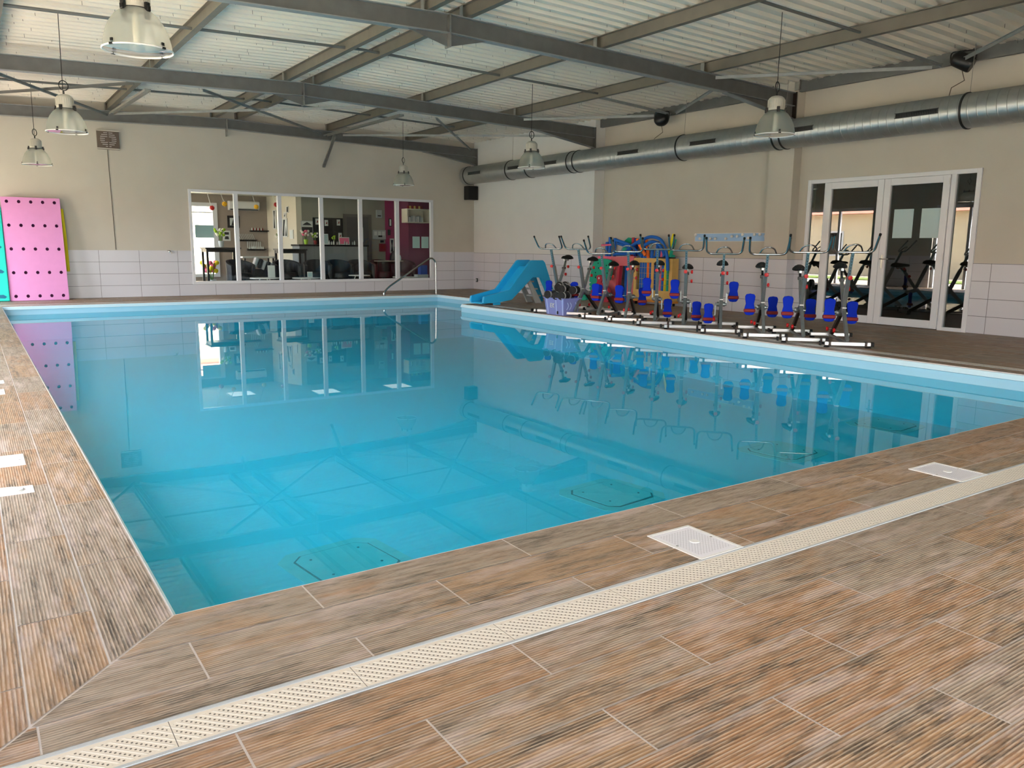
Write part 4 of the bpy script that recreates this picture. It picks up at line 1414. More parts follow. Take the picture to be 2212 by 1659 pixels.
for x0 in (-0.10, -0.04, 0.07, 0.12):
    pts = [(x0 + 0.03 * math.sin(a * math.pi / 6), -0.254 - 0.003 * a, 0.10 + 0.02 * a) for a in range(7)]
    MB().tube(pts, 0.006, 6).build('grip_ridge', M['crate_rib'], t, 60)
# white monogram on the long side
lt = MB()
def stroke(a, b): lt.bar((-0.171, a[0], a[1]), (-0.171, b[0], b[1]), 0.011, 0.004, up=(1, 0, 0))
for s_ in (((0.10, 0.125), (0.10, 0.195)), ((0.10, 0.19), (0.055, 0.19)), ((0.10, 0.16), (0.06, 0.16)), ((0.10, 0.13), (0.055, 0.13)),
           ((0.035, 0.125), (0.035, 0.195)), ((0.035, 0.16), (0.0, 0.195)), ((0.035, 0.16), (0.0, 0.125))):
    stroke(*s_)
lt.build('monogram', M['white'], t)


def make_dumbbell(label, loc, rz, rx=0.0, rot=None):
    d = thing('dumbbell', label, 'dumbbell', loc, rz, 'foam dumbbells in the crate')
    d.rotation_euler = (rx, 0, rz)
    MB().tube([(-0.06, 0, 0), (0.06, 0, 0)], 0.016, 10).build('grip', M['rubber'], d, 60)
    for s_ in (-1, 1):
        a = MB()
        mxr = Matrix.Rotation(math.pi / 2 * s_, 4, 'Y')
        prof = [(0.0001, 0.055), (0.060, 0.055), (0.066, 0.060), (0.066, 0.072)]
        a.lathe(prof, 24, 0, mx=mxr)
        a.lathe([(0.066, 0.072), (0.067, 0.074), (0.067, 0.084), (0.066, 0.086)], 24, 1, mx=mxr)
        a.lathe([(0.066, 0.086), (0.066, 0.096)], 24, 0, mx=mxr)
        a.lathe([(0.066, 0.096), (0.067, 0.098), (0.067, 0.108), (0.066, 0.110)], 24, 1, mx=mxr)
        a.lathe([(0.066, 0.110), (0.066, 0.124), (0.062, 0.130), (0.018, 0.130), (0.016, 0.126), (0.0001, 0.126)], 24, 0, mx=mxr)
        a.build('weight_disc', [M['rubber'], M['white']], d, 40)
    return d


DB = [((7.77, 8.45, 0.335), 'black and white foam dumbbell in the crate, lower row at the slide end'),
      ((7.78, 8.27, 0.325), 'black and white foam dumbbell in the crate, lower row middle'),
      ((7.78, 8.10, 0.330), 'black and white foam dumbbell in the crate, lower row nearest the viewer'),
      ((7.93, 8.38, 0.455), 'black and white foam dumbbell topmost of the heap toward the slide'),
      ((7.86, 8.20, 0.440), 'black and white foam dumbbell in the second layer, middle of the heap'),
      ((8.00, 8.10, 0.42), 'black and white foam dumbbell at the right of the heap, second layer'),
      ((8.00, 8.24, 0.330), 'black and white foam dumbbell in the crate behind the middle ones'),
      ((8.03, 8.48, 0.48), 'black and white foam dumbbell lying highest at the back of the heap')]
for k, (l, lab) in enumerate(DB):
    make_dumbbell(lab, l, math.radians(22 + rnd.uniform(-8, 8)))

# ================================================================== EXERCISE BIKES


def make_bike(label, x, y, hd, zh, zs, crank, leanseat=0.0):
    t = thing('exercise_bike', label, 'bike', (x, y, 0), math.radians(hd), 'aqua bikes in a row beside the pool')
    J = (0.13, 0, 0.44)
    # stabilisers
    for nm, xx, hwd in (('front_stabiliser', 0.50, 0.285), ('rear_stabiliser', -0.58, 0.27)):
        b = MB().box(xx - 0.027, xx + 0.027, -hwd + 0.03, hwd - 0.03, 0.022, 0.068).build(nm, M['alu'], t, bevel=0.006)
        for s_ in (-1, 1):
            c = MB()
            c.box(xx - 0.029, xx + 0.029, s_ * hwd - 0.03, s_ * hwd + 0.005 * s_ + 0.0, 0.020, 0.070)
            c.lathe([(0.036, 0.0), (0.030, 0.012), (0.018, 0.022)], 12, c=(xx, s_ * (hwd - 0.055), 0.0), cap0=True)
            c.build('end_cap', M['rubber'], b, bevel=0.004)
            if nm[0] == 'f':
                MB().box(xx - 0.034, xx + 0.034, s_ * 0.20 - 0.014, s_ * 0.20 + 0.014, 0.016, 0.074).build('transport_wheel', M['dark_steel'], b, bevel=0.004)
    fr = MB()
    fr.bar((0.48, 0, 0.075), J, 0.038, 0.055)
    fr.bar(J, (0.28, 0, 0.80), 0.044, 0.058)
    fr.bar((0.13, 0, 0.43), (-0.10, 0, 0.76), 0.036, 0.048)
    fr.box(-0.58, 0.48, -0.018, 0.018, 0.030, 0.060)
    fr.bar((0.16, 0, 0.42), (0.0, 0, 0.36), 0.05, 0.07)
    fr.build('frame', M['satin'], t, bevel=0.004)
    MB().box(J[0] - 0.032, J[0] + 0.06, -0.024, 0.024, J[2] - 0.006, J[2] + 0.006).build('joint_ring', M['white'], t)
    rl = MB(); rl.bar((0.02, 0, 0.36), (-0.50, 0, 0.05), 0.034, 0.055); rl.build('rear_leg', M['dark_steel'], t)
    # handlebar post with adjustment holes
    hp = MB(); tp = (0.28 + (zh - 0.80) * 0.42, 0, zh)
    hp.bar((0.275, 0, 0.79), tp, 0.030, 0.040)
    post = hp.build('handlebar_post', M['post_steel'], t, bevel=0.002)
    hl = MB()
    dv = (Vector(tp) - Vector((0.275, 0, 0.79)))
    nn = int(dv.length / 0.035)
    nv = Vector((dv.z, 0, -dv.x)).normalized()
    for k in range(1, nn):
        p = Vector((0.275, 0, 0.79)) + dv * (k / nn)
        hl.tube([p + nv * 0.0200, p + nv * 0.0212], 0.006, 8)
    hl.build('adjustment_holes', M['black'], post)
    # handlebar: wide U with raised horns plus inner hoop
    hb = MB()
    hx = tp[0]
    pts = [(hx + 0.17, -0.240, zh + 0.205), (hx + 0.0, -0.226, zh + 0.0), (hx, 0.0, zh + 0.0), (hx + 0.0, 0.226, zh + 0.0), (hx + 0.17, 0.240, zh + 0.205)]
    hb.tube(fillet(pts, 0.075, 6), 0.0135, 10)
    hoop = [(hx, -0.105, zh + 0.004), (hx + 0.06, -0.075, zh + 0.065), (hx + 0.09, -0.03, zh + 0.088), (hx + 0.09, 0.03, zh + 0.088), (hx + 0.06, 0.075, zh + 0.065), (hx, 0.105, zh + 0.004)]
    hb.tube(fillet(hoop, 0.03, 4), 0.010, 8)
    hbo = hb.build('handlebar', M['chrome'], t, 60)
    for s_ in (-1, 1):
        MB().tube([(hx + 0.158, s_ * 0.2390, zh + 0.1905), (hx + 0.172, s_ * 0.2402, zh + 0.2074)], 0.0150, 10).build('grip', M['rubber'], hbo, 60)
    # seat
    sp = MB(); sp.bar((-0.09, 0, 0.74), (-0.165, 0, zs - 0.045), 0.028, 0.030); sp.build('seat_post', M['chrome'], t)
    MB().box(-0.115, -0.065, -0.028, 0.028, 0.745, 0.785).build('post_collar', M['black'], t, bevel=0.003)
    MB().bar((-0.25, 0, zs - 0.045), (-0.09, 0, zs - 0.045), 0.03, 0.03).build('seat_slider', M['satin'], t)
    st = MB()
    sec = [(-0.33, 0.055, 0.018), (-0.30, 0.080, 0.038), (-0.24, 0.084, 0.048), (-0.18, 0.062, 0.040), (-0.12, 0.036, 0.030), (-0.05, 0.026, 0.026), (-0.01, 0.016, 0.012)]
    vs, fs = [], []
    n = 14
    for sx, hw_, hh in sec:
        for k in range(n):
            a = 2 * math.pi * k / n
            z = zs + hh * math.sin(a) * (1.0 if math.sin(a) > 0 else 0.75) - 0.018 * abs(math.cos(a)) ** 2
            vs.append((sx + 0.0, hw_ * math.cos(a), z))
    for i in range(len(sec) - 1):
        for k in range(n):
            l = (k + 1) % n
            fs.append((i * n + k, i * n + l, (i + 1) * n + l, (i + 1) * n + k))
    fs += [tuple(range(n)), tuple((len(sec) - 1) * n + k for k in range(n))]
    st.add(vs, fs)
    st.build('saddle', M['rubber'], t, 60)
    # crank and pedals. crank: 0 level, 1 right pedal up, -1 right pedal down
    ck = MB(); ck.tube([(0.0, -0.078, 0.365), (0.0, 0.078, 0.365)], 0.018, 12)
    ck.tube([(0.0, -0.055, 0.365), (0.0, 0.055, 0.365)], 0.034, 14)
    ar = 0.155
    for s_ in (-1, 1):
        a = {0: (0 if s_ > 0 else math.pi), 1: (math.pi / 2 if s_ > 0 else -math.pi / 2), -1: (-math.pi / 2 if s_ > 0 else math.pi / 2)}[crank]
        if crank == 0: a += math.pi + 0.15
        ex, ez = ar * math.cos(a), 0.365 + ar * math.sin(a)
        ck.bar((0.0, s_ * 0.072, 0.365), (ex, s_ * 0.072, ez), 0.008, 0.018, up=(0, 1, 0))
        ck.tube([(ex, s_ * 0.072, ez), (ex, s_ * 0.105, ez)], 0.008, 8)
        # foot plate hanging from its spindle
        pz = ez + 0.02
        pl = MB()
        out = [(0.0, -0.135), (0.035, -0.130), (0.052, -0.10), (0.050, -0.045), (0.040, 0.01), (0.048, 0.07), (0.050, 0.105), (0.038, 0.130), (0.0, 0.138)]
        outl = [(yy, zz) for yy, zz in out] + [(-yy, zz) for yy, zz in out[-2:0:-1]]
        cy = s_ * 0.162
        pl.prism([(cy + yy * 1.3, pz + zz * 1.04) for yy, zz in outl], ex - 0.012, ex + 0.012, 'x')
        po = pl.build('pedal', M['blue_pedal'], t, bevel=0.007)
        sb = MB()
        sb.box(ex - 0.030, ex + 0.034, cy - 0.074, cy + 0.074, pz - 0.100, pz - 0.055)
        sb.build('strap', M['strap'], po, bevel=0.012)
    ck.build('crank', M['satin'], t, 50)
    for kx, ky, kz, dy in ((0.285, 0.0, 0.805, 0), (-0.02, 0.04, 0.66, 1), (0.10, -0.05, 0.16, -1), (-0.33, -0.05, 0.14, -1), (-0.12, 0.035, 0.79, 1)):
        kb = MB()
        if dy == 0:
            mk = Matrix.Translation((kx + 0.03, 0, kz)) @ Matrix.Rotation(math.radians(90), 4, 'Y')
        else:
            mk = Matrix.Translation((kx, ky - dy * 0.02, kz)) @ Matrix.Rotation(math.radians(-90 * dy), 4, 'X')
        kb.lathe([(0.006, 0), (0.006, 0.035)], 8, 1, mx=mk)
        kb.lathe([(0.012, 0.035), (0.024, 0.042), (0.027, 0.055), (0.024, 0.066), (0.0001, 0.070)], 12, 0, mx=mk, cap0=True)
        kb.build('knob', [M['red'], M['alu']], t, 40)
    return t


BK = [(8.24, 8.80, -155.0, 1.10, 0.95, 0, 'exercise bike nearest the slide, partly behind the crate, saddle high'),
      (8.30, 8.16, -152.0, 1.10, 0.93, 0, 'exercise bike second from the slide, right beside the crate'),
      (8.24, 7.541, -149.5, 1.035, 0.86, 0, 'exercise bike third from the slide, in front of the green foam shape'),
      (8.246, 6.996, -141.7, 1.07, 0.885, 0, 'exercise bike fourth from the slide, before the coral foam mat'),
      (8.227, 6.385, -137.6, 1.11, 0.90, -1, 'exercise bike before the yellow noodle trolley, one pedal raised'),
      (8.192, 5.766, -138.8, 1.10, 0.86, -1, 'exercise bike sixth from the slide, just right of the noodle trolley'),
      (8.232, 5.136, -137.3, 1.063, 0.925, 1, 'exercise bike under the blue peg board with its right pedal raised'),
      (8.271, 4.475, -135.4, 1.063, 0.91, 0, 'exercise bike in front of the beige pier, third from the row end'),
      (8.316, 3.918, -135.3, 1.094, 0.89, 0, 'exercise bike next to last in the row, before the narrow door light'),
      (8.376, 3.364, -135.1, 1.102, 0.935, 0, 'exercise bike at the row end nearest the viewer, before the glass door')]
for a in BK:
    make_bike(a[6], a[0], a[1], a[2], a[3], a[4], a[5])

# ================================================================== FOAM TOYS BY THE SIDE WALL
b_ = MB()
b_.prism([(9.80, 0.005), (9.98, 0.005), (9.98, 0.76), (9.80, 0.96)], 10.86, 10.93, 'x')
b_.prism([(9.98, 0.76), (10.19, 0.76), (10.50, 0.94), (9.80, 0.96)], 10.86, 10.93, 'x')
b_.prism([(10.19, 0.76), (10.27, 0.005), (10.60, 0.005), (10.50, 0.94)], 10.86, 10.93, 'x')
tag(b_.build('foam_mat', M['foam_red']), 'coral red foam mat with a notch, standing beside the noodle trolley', 'mat')
tag(MB().prism([(10.19, 0.76), (10.13, 0.76), (10.20, 0.02), (10.27, 0.02)], 10.78, 10.858, 'x').build('foam_wedge', M['foam_crimson']), 'crimson foam edge strip along the notch of the coral mat', 'foam block')
tag(MB().box(10.95, 11.0, 10.0, 10.16, 0.01, 0.78).build('foam_board', M['foam_blue']), 'narrow blue foam board seen through the notch of the coral mat', 'foam board')
tag(MB().box(10.97, 11.04, 10.55, 11.07, 0.55, 0.945).build('foam_board', M['foam_pink']), 'rose foam board behind the green one at the wall step', 'foam board')
# green foam animal with legs
def blob(poly, n=3):
    pts = [Vector((p[0], p[1], 0)) for p in poly]
    out = []
    N = len(pts)
    for i in range(N):
        p0, p1, p2, p3 = pts[i - 1], pts[i], pts[(i + 1) % N], pts[(i + 2) % N]
        for k in range(n):
            s = k / n
            q = 0.5 * ((2 * p1) + (-p0 + p2) * s + (2 * p0 - 5 * p1 + 4 * p2 - p3) * s * s + (-p0 + 3 * p1 - 3 * p2 + p3) * s ** 3)
            out.append((q.x, q.y))
    return out


t = thing('foam_animal', 'green foam swim animal cut-out with black dots, standing on edge', 'foam toy', (10.72, 10.7, 0))
gp = blob([(0.09, 0.89), (-0.36, 0.87), (-0.40, 0.66), (-0.33, 0.45), (-0.20, 0.50), (-0.02, 0.42), (0.06, 0.30), (0.10, 0.17), (0.25, 0.17), (0.30, 0.36), (0.27, 0.58), (0.18, 0.80)])
MB().prism(gp, -0.025, 0.025, 'x').build('body', M['foam_green'], t)
for y, z in ((0.02, 0.80), (-0.10, 0.78), (-0.25, 0.76), (-0.20, 0.66), (0.10, 0.60), (0.10, 0.50), (-0.28, 0.60), (0.0, 0.70)):
    MB().lathe([(0.016, 0.0), (0.016, 0.002), (0.0001, 0.002)], 10, mx=Matrix.Translation((-0.0255, y, z)) @ Matrix.Rotation(-math.pi / 2, 4, 'Y')).build('spot', M['rubber'], t)
for k in range(5):
    MB().tube([(-0.027, 0.12 - 0.05 * k, 0.56 - 0.012 * k), (-0.027, 0.06 - 0.05 * k, 0.47 - 0.01 * k)], 0.004, 5).build('slit', M['rubber'], t)
for z in (0.38, 0.30, 0.22):
    MB().prism([(0.30, z + 0.02), (0.24, z), (0.30, z - 0.02)], -0.0275, -0.0255, 'x').build('tooth', M['white'], t)
t = thing('foam_animal', 'red foam swim animal cut-out standing in front of the green one', 'foam toy', (10.64, 10.55, 0))
rp = blob([(0.30, 0.0), (0.33, 0.16), (0.20, 0.30), (0.10, 0.42), (0.12, 0.52), (0.02, 0.56), (-0.06, 0.48), (-0.02, 0.40), (-0.16, 0.36), (-0.28, 0.24), (-0.26, 0.0)])
MB().prism(rp, -0.022, 0.022, 'x').build('body', M['foam_crimson'], t)
MB().lathe([(0.022, 0), (0.022, 0.002), (0.0001, 0.002)], 12, mx=Matrix.Translation((-0.0225, 0.04, 0.49)) @ Matrix.Rotation(-math.pi / 2, 4, 'Y')).build('eye', M['white'], t)
t = thing('foam_animal', 'small green and white foam piece lying low beside the red one', 'foam toy', (10.55, 10.98, 0))
MB().prism(blob([(0.16, 0.06), (0.10, 0.13), (-0.04, 0.12), (-0.10, 0.03), (0.0, 0.005), (0.10, 0.01)]), -0.03, 0.03, 'x').build('body', M['foam_green'], t)
MB().prism(blob([(0.12, 0.06), (0.09, 0.10), (0.02, 0.06), (0.08, 0.04)]), -0.032, -0.0305, 'x').build('patch', M['white'], t)

# noodle trolley
t = thing('noodle_trolley', 'yellow framed trolley with wire mesh front full of pool noodles', 'trolley', (10.86, 9.225, 0))
f = MB()
for (a, c, z0, z1) in ((-0.545, -0.465, 0.105, 0.93), (0.465, 0.545, 0.105, 0.93), (-0.03, 0.04, 0.105, 0.92)):
    f.box(-0.02, 0.0, a, c, z0, z1)
f.box(-0.022, 0.002, -0.545, 0.545, 0.84, 0.93)
f.box(-0.022, 0.002, -0.545, 0.545, 0.11, 0.30)
for s_ in (-0.545, 0.525):
    f.box(0.0, 0.15, s_, s_ + 0.02, 0.105, 0.93)
f.build('cage_frame', M['wood_yellow'], t, bevel=0.003)
MB().box(-0.03, 0.17, -0.555, 0.555, 0.062, 0.105).build('base_board', M['wood_orange'], t, bevel=0.004)
MB().box(-0.022, 0.06, -0.545, -0.06, 0.931, 0.955).build('top_strip', M['rubber'], t)
wm = MB()
for k in range(14):
    y = -0.45 + 0.90 * k / 13
    wm.tube([(-0.008, y, 0.30), (-0.008, y, 0.84)], 0.003, 5)
for z in (0.41, 0.52, 0.63, 0.74):
    wm.tube([(-0.008, -0.465, z), (-0.008, 0.465, z)], 0.003, 5)
wm.build('wire_mesh', M['wire'], t)
for x in (0.0, 0.14):
    for y in (-0.46, 0.46):
        MB().lathe([(0.0001, -0.01), (0.030, -0.01), (0.030, 0.01), (0.0001, 0.01)], 14, mx=Matrix.Translation((x, y, 0.0305)) @ Matrix.Rotation(math.pi / 2, 4, 'X')).build('caster', M['rubber'], t, 40)
NO = []
def noodle(label, pts, m, r=0.032):
    o = MB().tube(fillet(pts, 0.25, 6), r, 12).build('pool_noodle', m, smooth=60)
    tag(o, label, 'noodle', 'pool noodles around the yellow trolley')


X = 10.935
cols = [('blue', M['foam_blue']), ('blue', M['foam_blue']), ('blue', M['foam_blue']), ('orange', M['foam_orange']), ('blue', M['foam_blue']), ('blue', M['foam_blue']), ('blue', M['foam_blue']), ('blue', M['foam_blue']), ('rose', M['foam_pink']), ('blue', M['foam_blue']), ('yellow', M['foam_yellow']), ('green', M['foam_green']), ('green', M['foam_green'])]
tops = [1.0, 1.28, 1.15, 1.30, 1.10, 0.97, 1.26, 1.18, 1.08, 1.02, 1.40, 1.30, 1.0]
for k, ((cn, m), zt) in enumerate(zip(cols, tops)):
    y = 9.645 - 0.069 * k
    lean = -0.12 if k > 9 else (0.10 if cn == 'orange' else rnd.uniform(-0.03, 0.03))
    ordw = ['first', 'second', 'third', 'fourth', 'fifth', 'sixth', 'seventh', 'eighth', 'ninth', 'tenth', 'eleventh', 'twelfth', 'thirteenth'][k]
    noodle('%s pool noodle standing in the trolley, %s counting from its coral mat side' % (cn, ordw), [(X, y, 0.107), (X, y, 0.85), (X + 0.02, y + lean * (zt - 0.85) * 2.5, zt)], m)
for k, (cn, m, pts) in enumerate([
    ('blue arching over the top of the trolley, outermost', M['foam_blue'], [(10.80, 9.62, 1.22), (10.82, 9.35, 1.36), (10.82, 9.0, 1.32), (10.80, 8.80, 1.05), (10.80, 8.76, 0.7)]),
    ('blue arching lower over the trolley', M['foam_blue'], [(10.86, 9.55, 1.16), (10.88, 9.3, 1.27), (10.88, 9.08, 1.2), (10.87, 8.92, 0.98)]),
    ('blue lying over the mats, sloping down to the trolley', M['foam_blue'], [(10.90, 10.42, 1.29), (10.86, 9.95, 1.20), (10.83, 9.62, 1.02)]),
    ('blue lying over the mats just under another', M['foam_blue'], [(10.98, 10.44, 1.22), (10.95, 9.95, 1.13), (10.92, 9.60, 0.95)]),
    ('blue crossing upward over the mats', M['foam_blue'], [(10.90, 10.10, 1.04), (10.80, 9.75, 1.20), (10.80, 9.52, 1.29)]),
    ('blue resting flat on the mats', M['foam_blue'], [(10.90, 10.45, 0.995), (10.86, 10.1, 1.0), (10.78, 9.70, 1.03)]),
    ('blue upright by the wall step, taller', M['foam_blue'], [(11.06, 10.78, 0.02), (11.06, 10.78, 1.35)]),
    ('blue upright by the wall step, lower', M['foam_blue'], [(11.06, 10.88, 0.02), (11.06, 10.88, 1.25)]),
    ('blue upright between step and green foam', M['foam_blue'], [(11.06, 10.64, 0.02), (11.06, 10.62, 1.33)]),
    ('orange poking out beside the trolley', M['foam_orange'], [(10.84, 9.44, 0.98), (10.84, 9.60, 1.16), (10.84, 9.70, 1.30)]),
]):
    noodle('pool noodle, ' + cn, pts, m)
noodle('thin rose noodle lying across the upright blue ones', [(11.0, 10.98, 1.18), (10.99, 10.6, 1.19)], M['foam_pink'], 0.02)
tag(MB().prism([(10.36, 1.02), (10.06, 1.05), (10.02, 1.32), (10.18, 1.34), (10.34, 1.24)], 11.03, 11.06, 'x').build('foam_board', M['foam_green']), 'green foam board sticking up behind the blue noodles', 'foam board')
tag(MB().prism([(10.05, 0.96), (9.98, 0.96), (9.97, 1.34), (10.03, 1.34)], 11.00, 11.025, 'x').build('foam_board', M['foam_crimson']), 'narrow crimson board upright behind the noodles', 'foam board')
tag(MB().prism([(9.96, 0.96), (9.88, 0.96), (9.86, 1.32), (9.95, 1.33)], 11.00, 11.03, 'x').build('foam_board', M['foam_blue_dark']), 'narrow deep blue board upright behind the noodles', 'foam board')

# ================================================================== CAFE BEHIND THE END WALL
YB_, YC = 20.0, 18.9
CZ = 2.42
b_ = MB()
b_.box(2.0, 3.2, YB_, YB_ + 0.15, 0, CZ)
b_.box(5.22, 6.56, YB_, YB_ + 0.15, 0, CZ)
b_.box(3.2, 5.22, YB_, YB_ + 0.15, 0, 0.25)
b_.box(3.2, 5.22, YB_, YB_ + 0.15, 2.20, CZ)
struct(b_.build('wall_cafe_back', M['brown_wall']), 'taupe back wall of the cafe around its bright window', 'wall')
struct(MB().prism([(6.56, YB_ + 0.15), (6.56, YB_), (7.0, YC), (7.15, YC), (7.15, YB_ + 0.15)], 0, CZ, 'z').build('wall_cafe_white', M['cream_wall']), 'cream slanted cafe wall with small pictures', 'wall')
struct(MB().box(7.15, 9.60, YC, YC + 0.12, 0, CZ).build('wall_cafe_grey', M['olive_wall']), 'olive grey cafe wall behind the counter', 'wall')
struct(MB().box(9.60, 10.3, YC, YC + 0.12, 0, CZ).build('wall_cafe_pink', M['pink_wall']), 'magenta cafe wall', 'wall')
struct(MB().box(9.87, 11.2, 17.95, 18.88, 0, CZ).build('wall_cafe_plum', M['pink_wall_dark']), 'plum cafe wall at the right end of the window', 'wall')
struct(MB().box(1.9, 2.0, YF + T, 16.7, 0, CZ).box(1.9, 2.0, 19.5, YB_ + 0.15, 0, CZ).box(1.9, 2.0, 16.7, 19.5, 0, 0.7).build('wall_cafe_left', M['brown_wall']), 'taupe side wall of the cafe with an added opening for daylight', 'wall')  # gap above the sill is an added unseen opening that lets in daylight
struct(MB().box(11.2, 11.3, YF + T, YB_, 0, CZ).build('wall_cafe_right', M['pink_wall_dark']), 'plum side wall of the cafe', 'wall')
struct(MB().box(1.9, 11.3, YF + T, YB_ + 0.15, CZ, CZ + 0.1).build('ceiling_cafe', M['cream_wall']), 'cream cafe ceiling', 'ceiling')
struct(MB().box(1.9, 11.3, YF + 0.001, YB_ + 0.15, -0.06, -0.0025).build('floor_cafe', M['cafe_floor']), 'grey cafe floor', 'floor')
f = MB()
f.box(3.2, 3.28, YB_ - 0.03, YB_ + 0.1, 0.25, 2.2); f.box(5.10, 5.22, YB_ - 0.03, YB_ + 0.1, 0.25, 2.2)
f.box(3.28, 5.10, YB_ - 0.03, YB_ + 0.1, 2.10, 2.2); f.box(3.28, 5.10, YB_ - 0.03, YB_ + 0.1, 0.25, 0.33); f.box(3.28, 5.10, YB_ + 0.02, YB_ + 0.06, 1.93, 1.96)
struct(f.build('window_2', M['pvc']), 'white framed bright garden window at the back of the cafe', 'window')
for k, (x, y) in enumerate(((3.6, 17.6), (5.2, 18.4), (7.2, 17.6), (9.2, 17.4))):  # glowing panels added to brighten the cafe, no such lights seen there
    t = thing('added_ceiling_glow', 'added flush glowing panel in the cafe ceiling, for fill light', 'light', (x, y, CZ), 0, 'added cafe fill panels')
    MB().box(-0.31, 0.31, -0.31, 0.31, -0.02, -0.001).build('frame', M['white'], t)
    MB().box(-0.29, 0.29, -0.29, 0.29, -0.024, -0.0205).build('glow_face', M['added_glow'], t)

t = thing('air_conditioner', 'long white wall mounted air conditioner in the cafe', 'air conditioner', (5.90, 19.99, 2.14))
MB().prism([(-0.20, -0.06), (-0.22, 0.10), (-0.18, 0.125), (-0.002, 0.125), (-0.002, -0.115), (-0.12, -0.115)], -0.40, 0.40, 'x').build('casing', M['white'], t, bevel=0.01)
MB().box(-0.37, 0.37, -0.185, -0.13, -0.112, -0.085).build('air_flap', M['duct_grille'], t)


def picture(label, x, y, z, w_, h_, frame, art, rz=0.0, ftag='framed_picture', bw=0.018, motif=None):
    t = thing(ftag, label, 'picture', (x, y, z), rz)
    MB().box(-w_ / 2, w_ / 2, -0.02, -0.001, -h_ / 2, h_ / 2).build('frame', frame, t)
    MB().box(-w_ / 2 + bw, w_ / 2 - bw, -0.024, -0.0205, -h_ / 2 + bw, h_ / 2 - bw).build('print', art, t)
    if motif:
        for i, pl in enumerate(motif):
            MB().prism([(px * w_, pz * h_) for px, pz in pl], -0.0265, -0.0245).build('motif', M['ink'] if not isinstance(pl, tuple) else pl[1], t)
    return t


picture('dark framed picture on the taupe wall left of the air conditioner', 5.64, YB_, 1.72, 0.32, 0.32, M['dark_wood'], M['paper'], bw=0.06, motif=[[(-0.2, -0.3), (0.1, -0.3), (0.15, 0.1), (0.0, 0.3), (-0.1, 0.0)]])
picture('small white framed notice on the taupe wall above the high table', 5.44, YB_, 1.345, 0.20, 0.27, M['white'], M['paper'], motif=[[(-0.3, 0.1), (0.3, 0.1), (0.3, 0.35), (-0.3, 0.35)], [(-0.3, -0.35), (0.3, -0.35), (0.2, -0.05), (-0.2, -0.05)]])
wa = math.atan2(YC - YB_, 7.0 - 6.56)
def onwhite(s): return (6.56 + 0.44 * s, YB_ - 1.10 * s)
for k, (s, z, w_, h_, lab, mo) in enumerate(((0.28, 1.80, 0.14, 0.52, 'tall narrow black and white picture at the far end of the cream wall', [[(-0.2, 0.45), (0.2, 0.45), (0.05, 0.1), (0.15, -0.45), (-0.25, -0.45), (-0.1, 0.1)]]),
                                        (0.62, 1.58, 0.20, 0.50, 'black and white picture low on the cream wall, second from its far end', [[(-0.4, -0.45), (-0.1, -0.45), (0.0, 0.1), (0.15, 0.42), (-0.2, 0.42)], [(0.1, -0.45), (0.4, -0.45), (0.3, 0.1)]]),
                                        (0.72, 2.06, 0.10, 0.17, 'small black and white picture highest on the cream wall', [[(-0.1, -0.4), (0.4, -0.4), (0.4, 0.4), (0.0, 0.4)]]),
                                        (0.64, 1.92, 0.11, 0.15, 'small picture between the others on the cream wall', [[(-0.3, -0.3), (0.1, -0.3), (0.2, 0.3)]]),
                                        (0.84, 1.40, 0.14, 0.24, 'white sheet pinned low on the cream wall by the counter', None))):
    x, y = onwhite(s)
    picture(lab, x - 0.002, y - 0.0, z, w_, h_, M['white'], M['paper'], wa, motif=mo)
picture('grey and rose poster on the olive wall behind the bouquets', 7.285, YC, 1.60, 0.33, 0.33, M['grey_plastic'], M['paper'], motif=[[(-0.4, 0.15), (0.4, 0.15), (0.2, 0.3), (0.0, 0.4), (-0.2, 0.3)], [(-0.45, -0.45), (0.45, -0.45), (0.45, 0.0), (-0.45, 0.0)]], ftag='wall_poster')
t = thing('menu_board', 'wide black board with small cards on the olive wall', 'board', (7.88, YC, 1.50))
MB().box(-0.43, 0.43, -0.03, -0.001, -0.36, 0.36).build('board', M['black'], t, bevel=0.004)
for x, z in ((-0.31, 0.25), (-0.05, 0.22), (0.30, 0.24), (0.34, -0.12)):
    MB().box(x - 0.05, x + 0.05, -0.034, -0.0305, z - 0.08, z + 0.08).build('card', M['paper'], t)
    MB().prism([(x - 0.02, z - 0.03), (x + 0.03, z - 0.02), (x + 0.02, z + 0.05)], -0.036, -0.0345).build('card_print', M['strap'], t)
for x in (-0.3, 0.0, 0.3):
    MB().box(x - 0.12, x + 0.12, -0.07, -0.031, -0.02, -0.005).build('ledge', M['dark_wood'], t)
t = thing('interior_door', 'grey door in a grey frame behind the cafe counter', 'door', (8.745, YC, 0))
f = MB(); f.box(-0.415, -0.33, -0.05, -0.001, 0, 1.98); f.box(0.33, 0.415, -0.05, -0.001, 0, 1.98); f.box(-0.33, 0.33, -0.05, -0.001, 1.90, 1.98)
f.build('door_frame', M['door_grey'], t)
MB().box(-0.33, 0.33, -0.03, -0.001, 0, 1.90).build('door_panel', mat('dark_grey_door', (0.32, 0.31, 0.31), 0.5), t)
MB().box(0.02, 0.16, -0.036, -0.031, 1.22, 1.62).build('door_notice', M['paper'], t)
t = thing('meter_box', 'small pale meter box high on the olive wall', 'box', (9.40, YC, 2.01))
MB().box(-0.085, 0.085, -0.06, -0.001, -0.11, 0.11).build('box', M['grey_plastic'], t, bevel=0.01)
MB().box(-0.05, 0.05, -0.064, -0.061, -0.07, -0.04).build('window', M['black'], t)
t = thing('fuse_panel', 'grey electrical panel with buttons right of the grey door', 'panel', (9.40, YC, 1.43))
MB().box(-0.2, 0.2, -0.05, -0.001, -0.13, 0.13).build('cabinet', M['grey_plastic'], t, bevel=0.005)
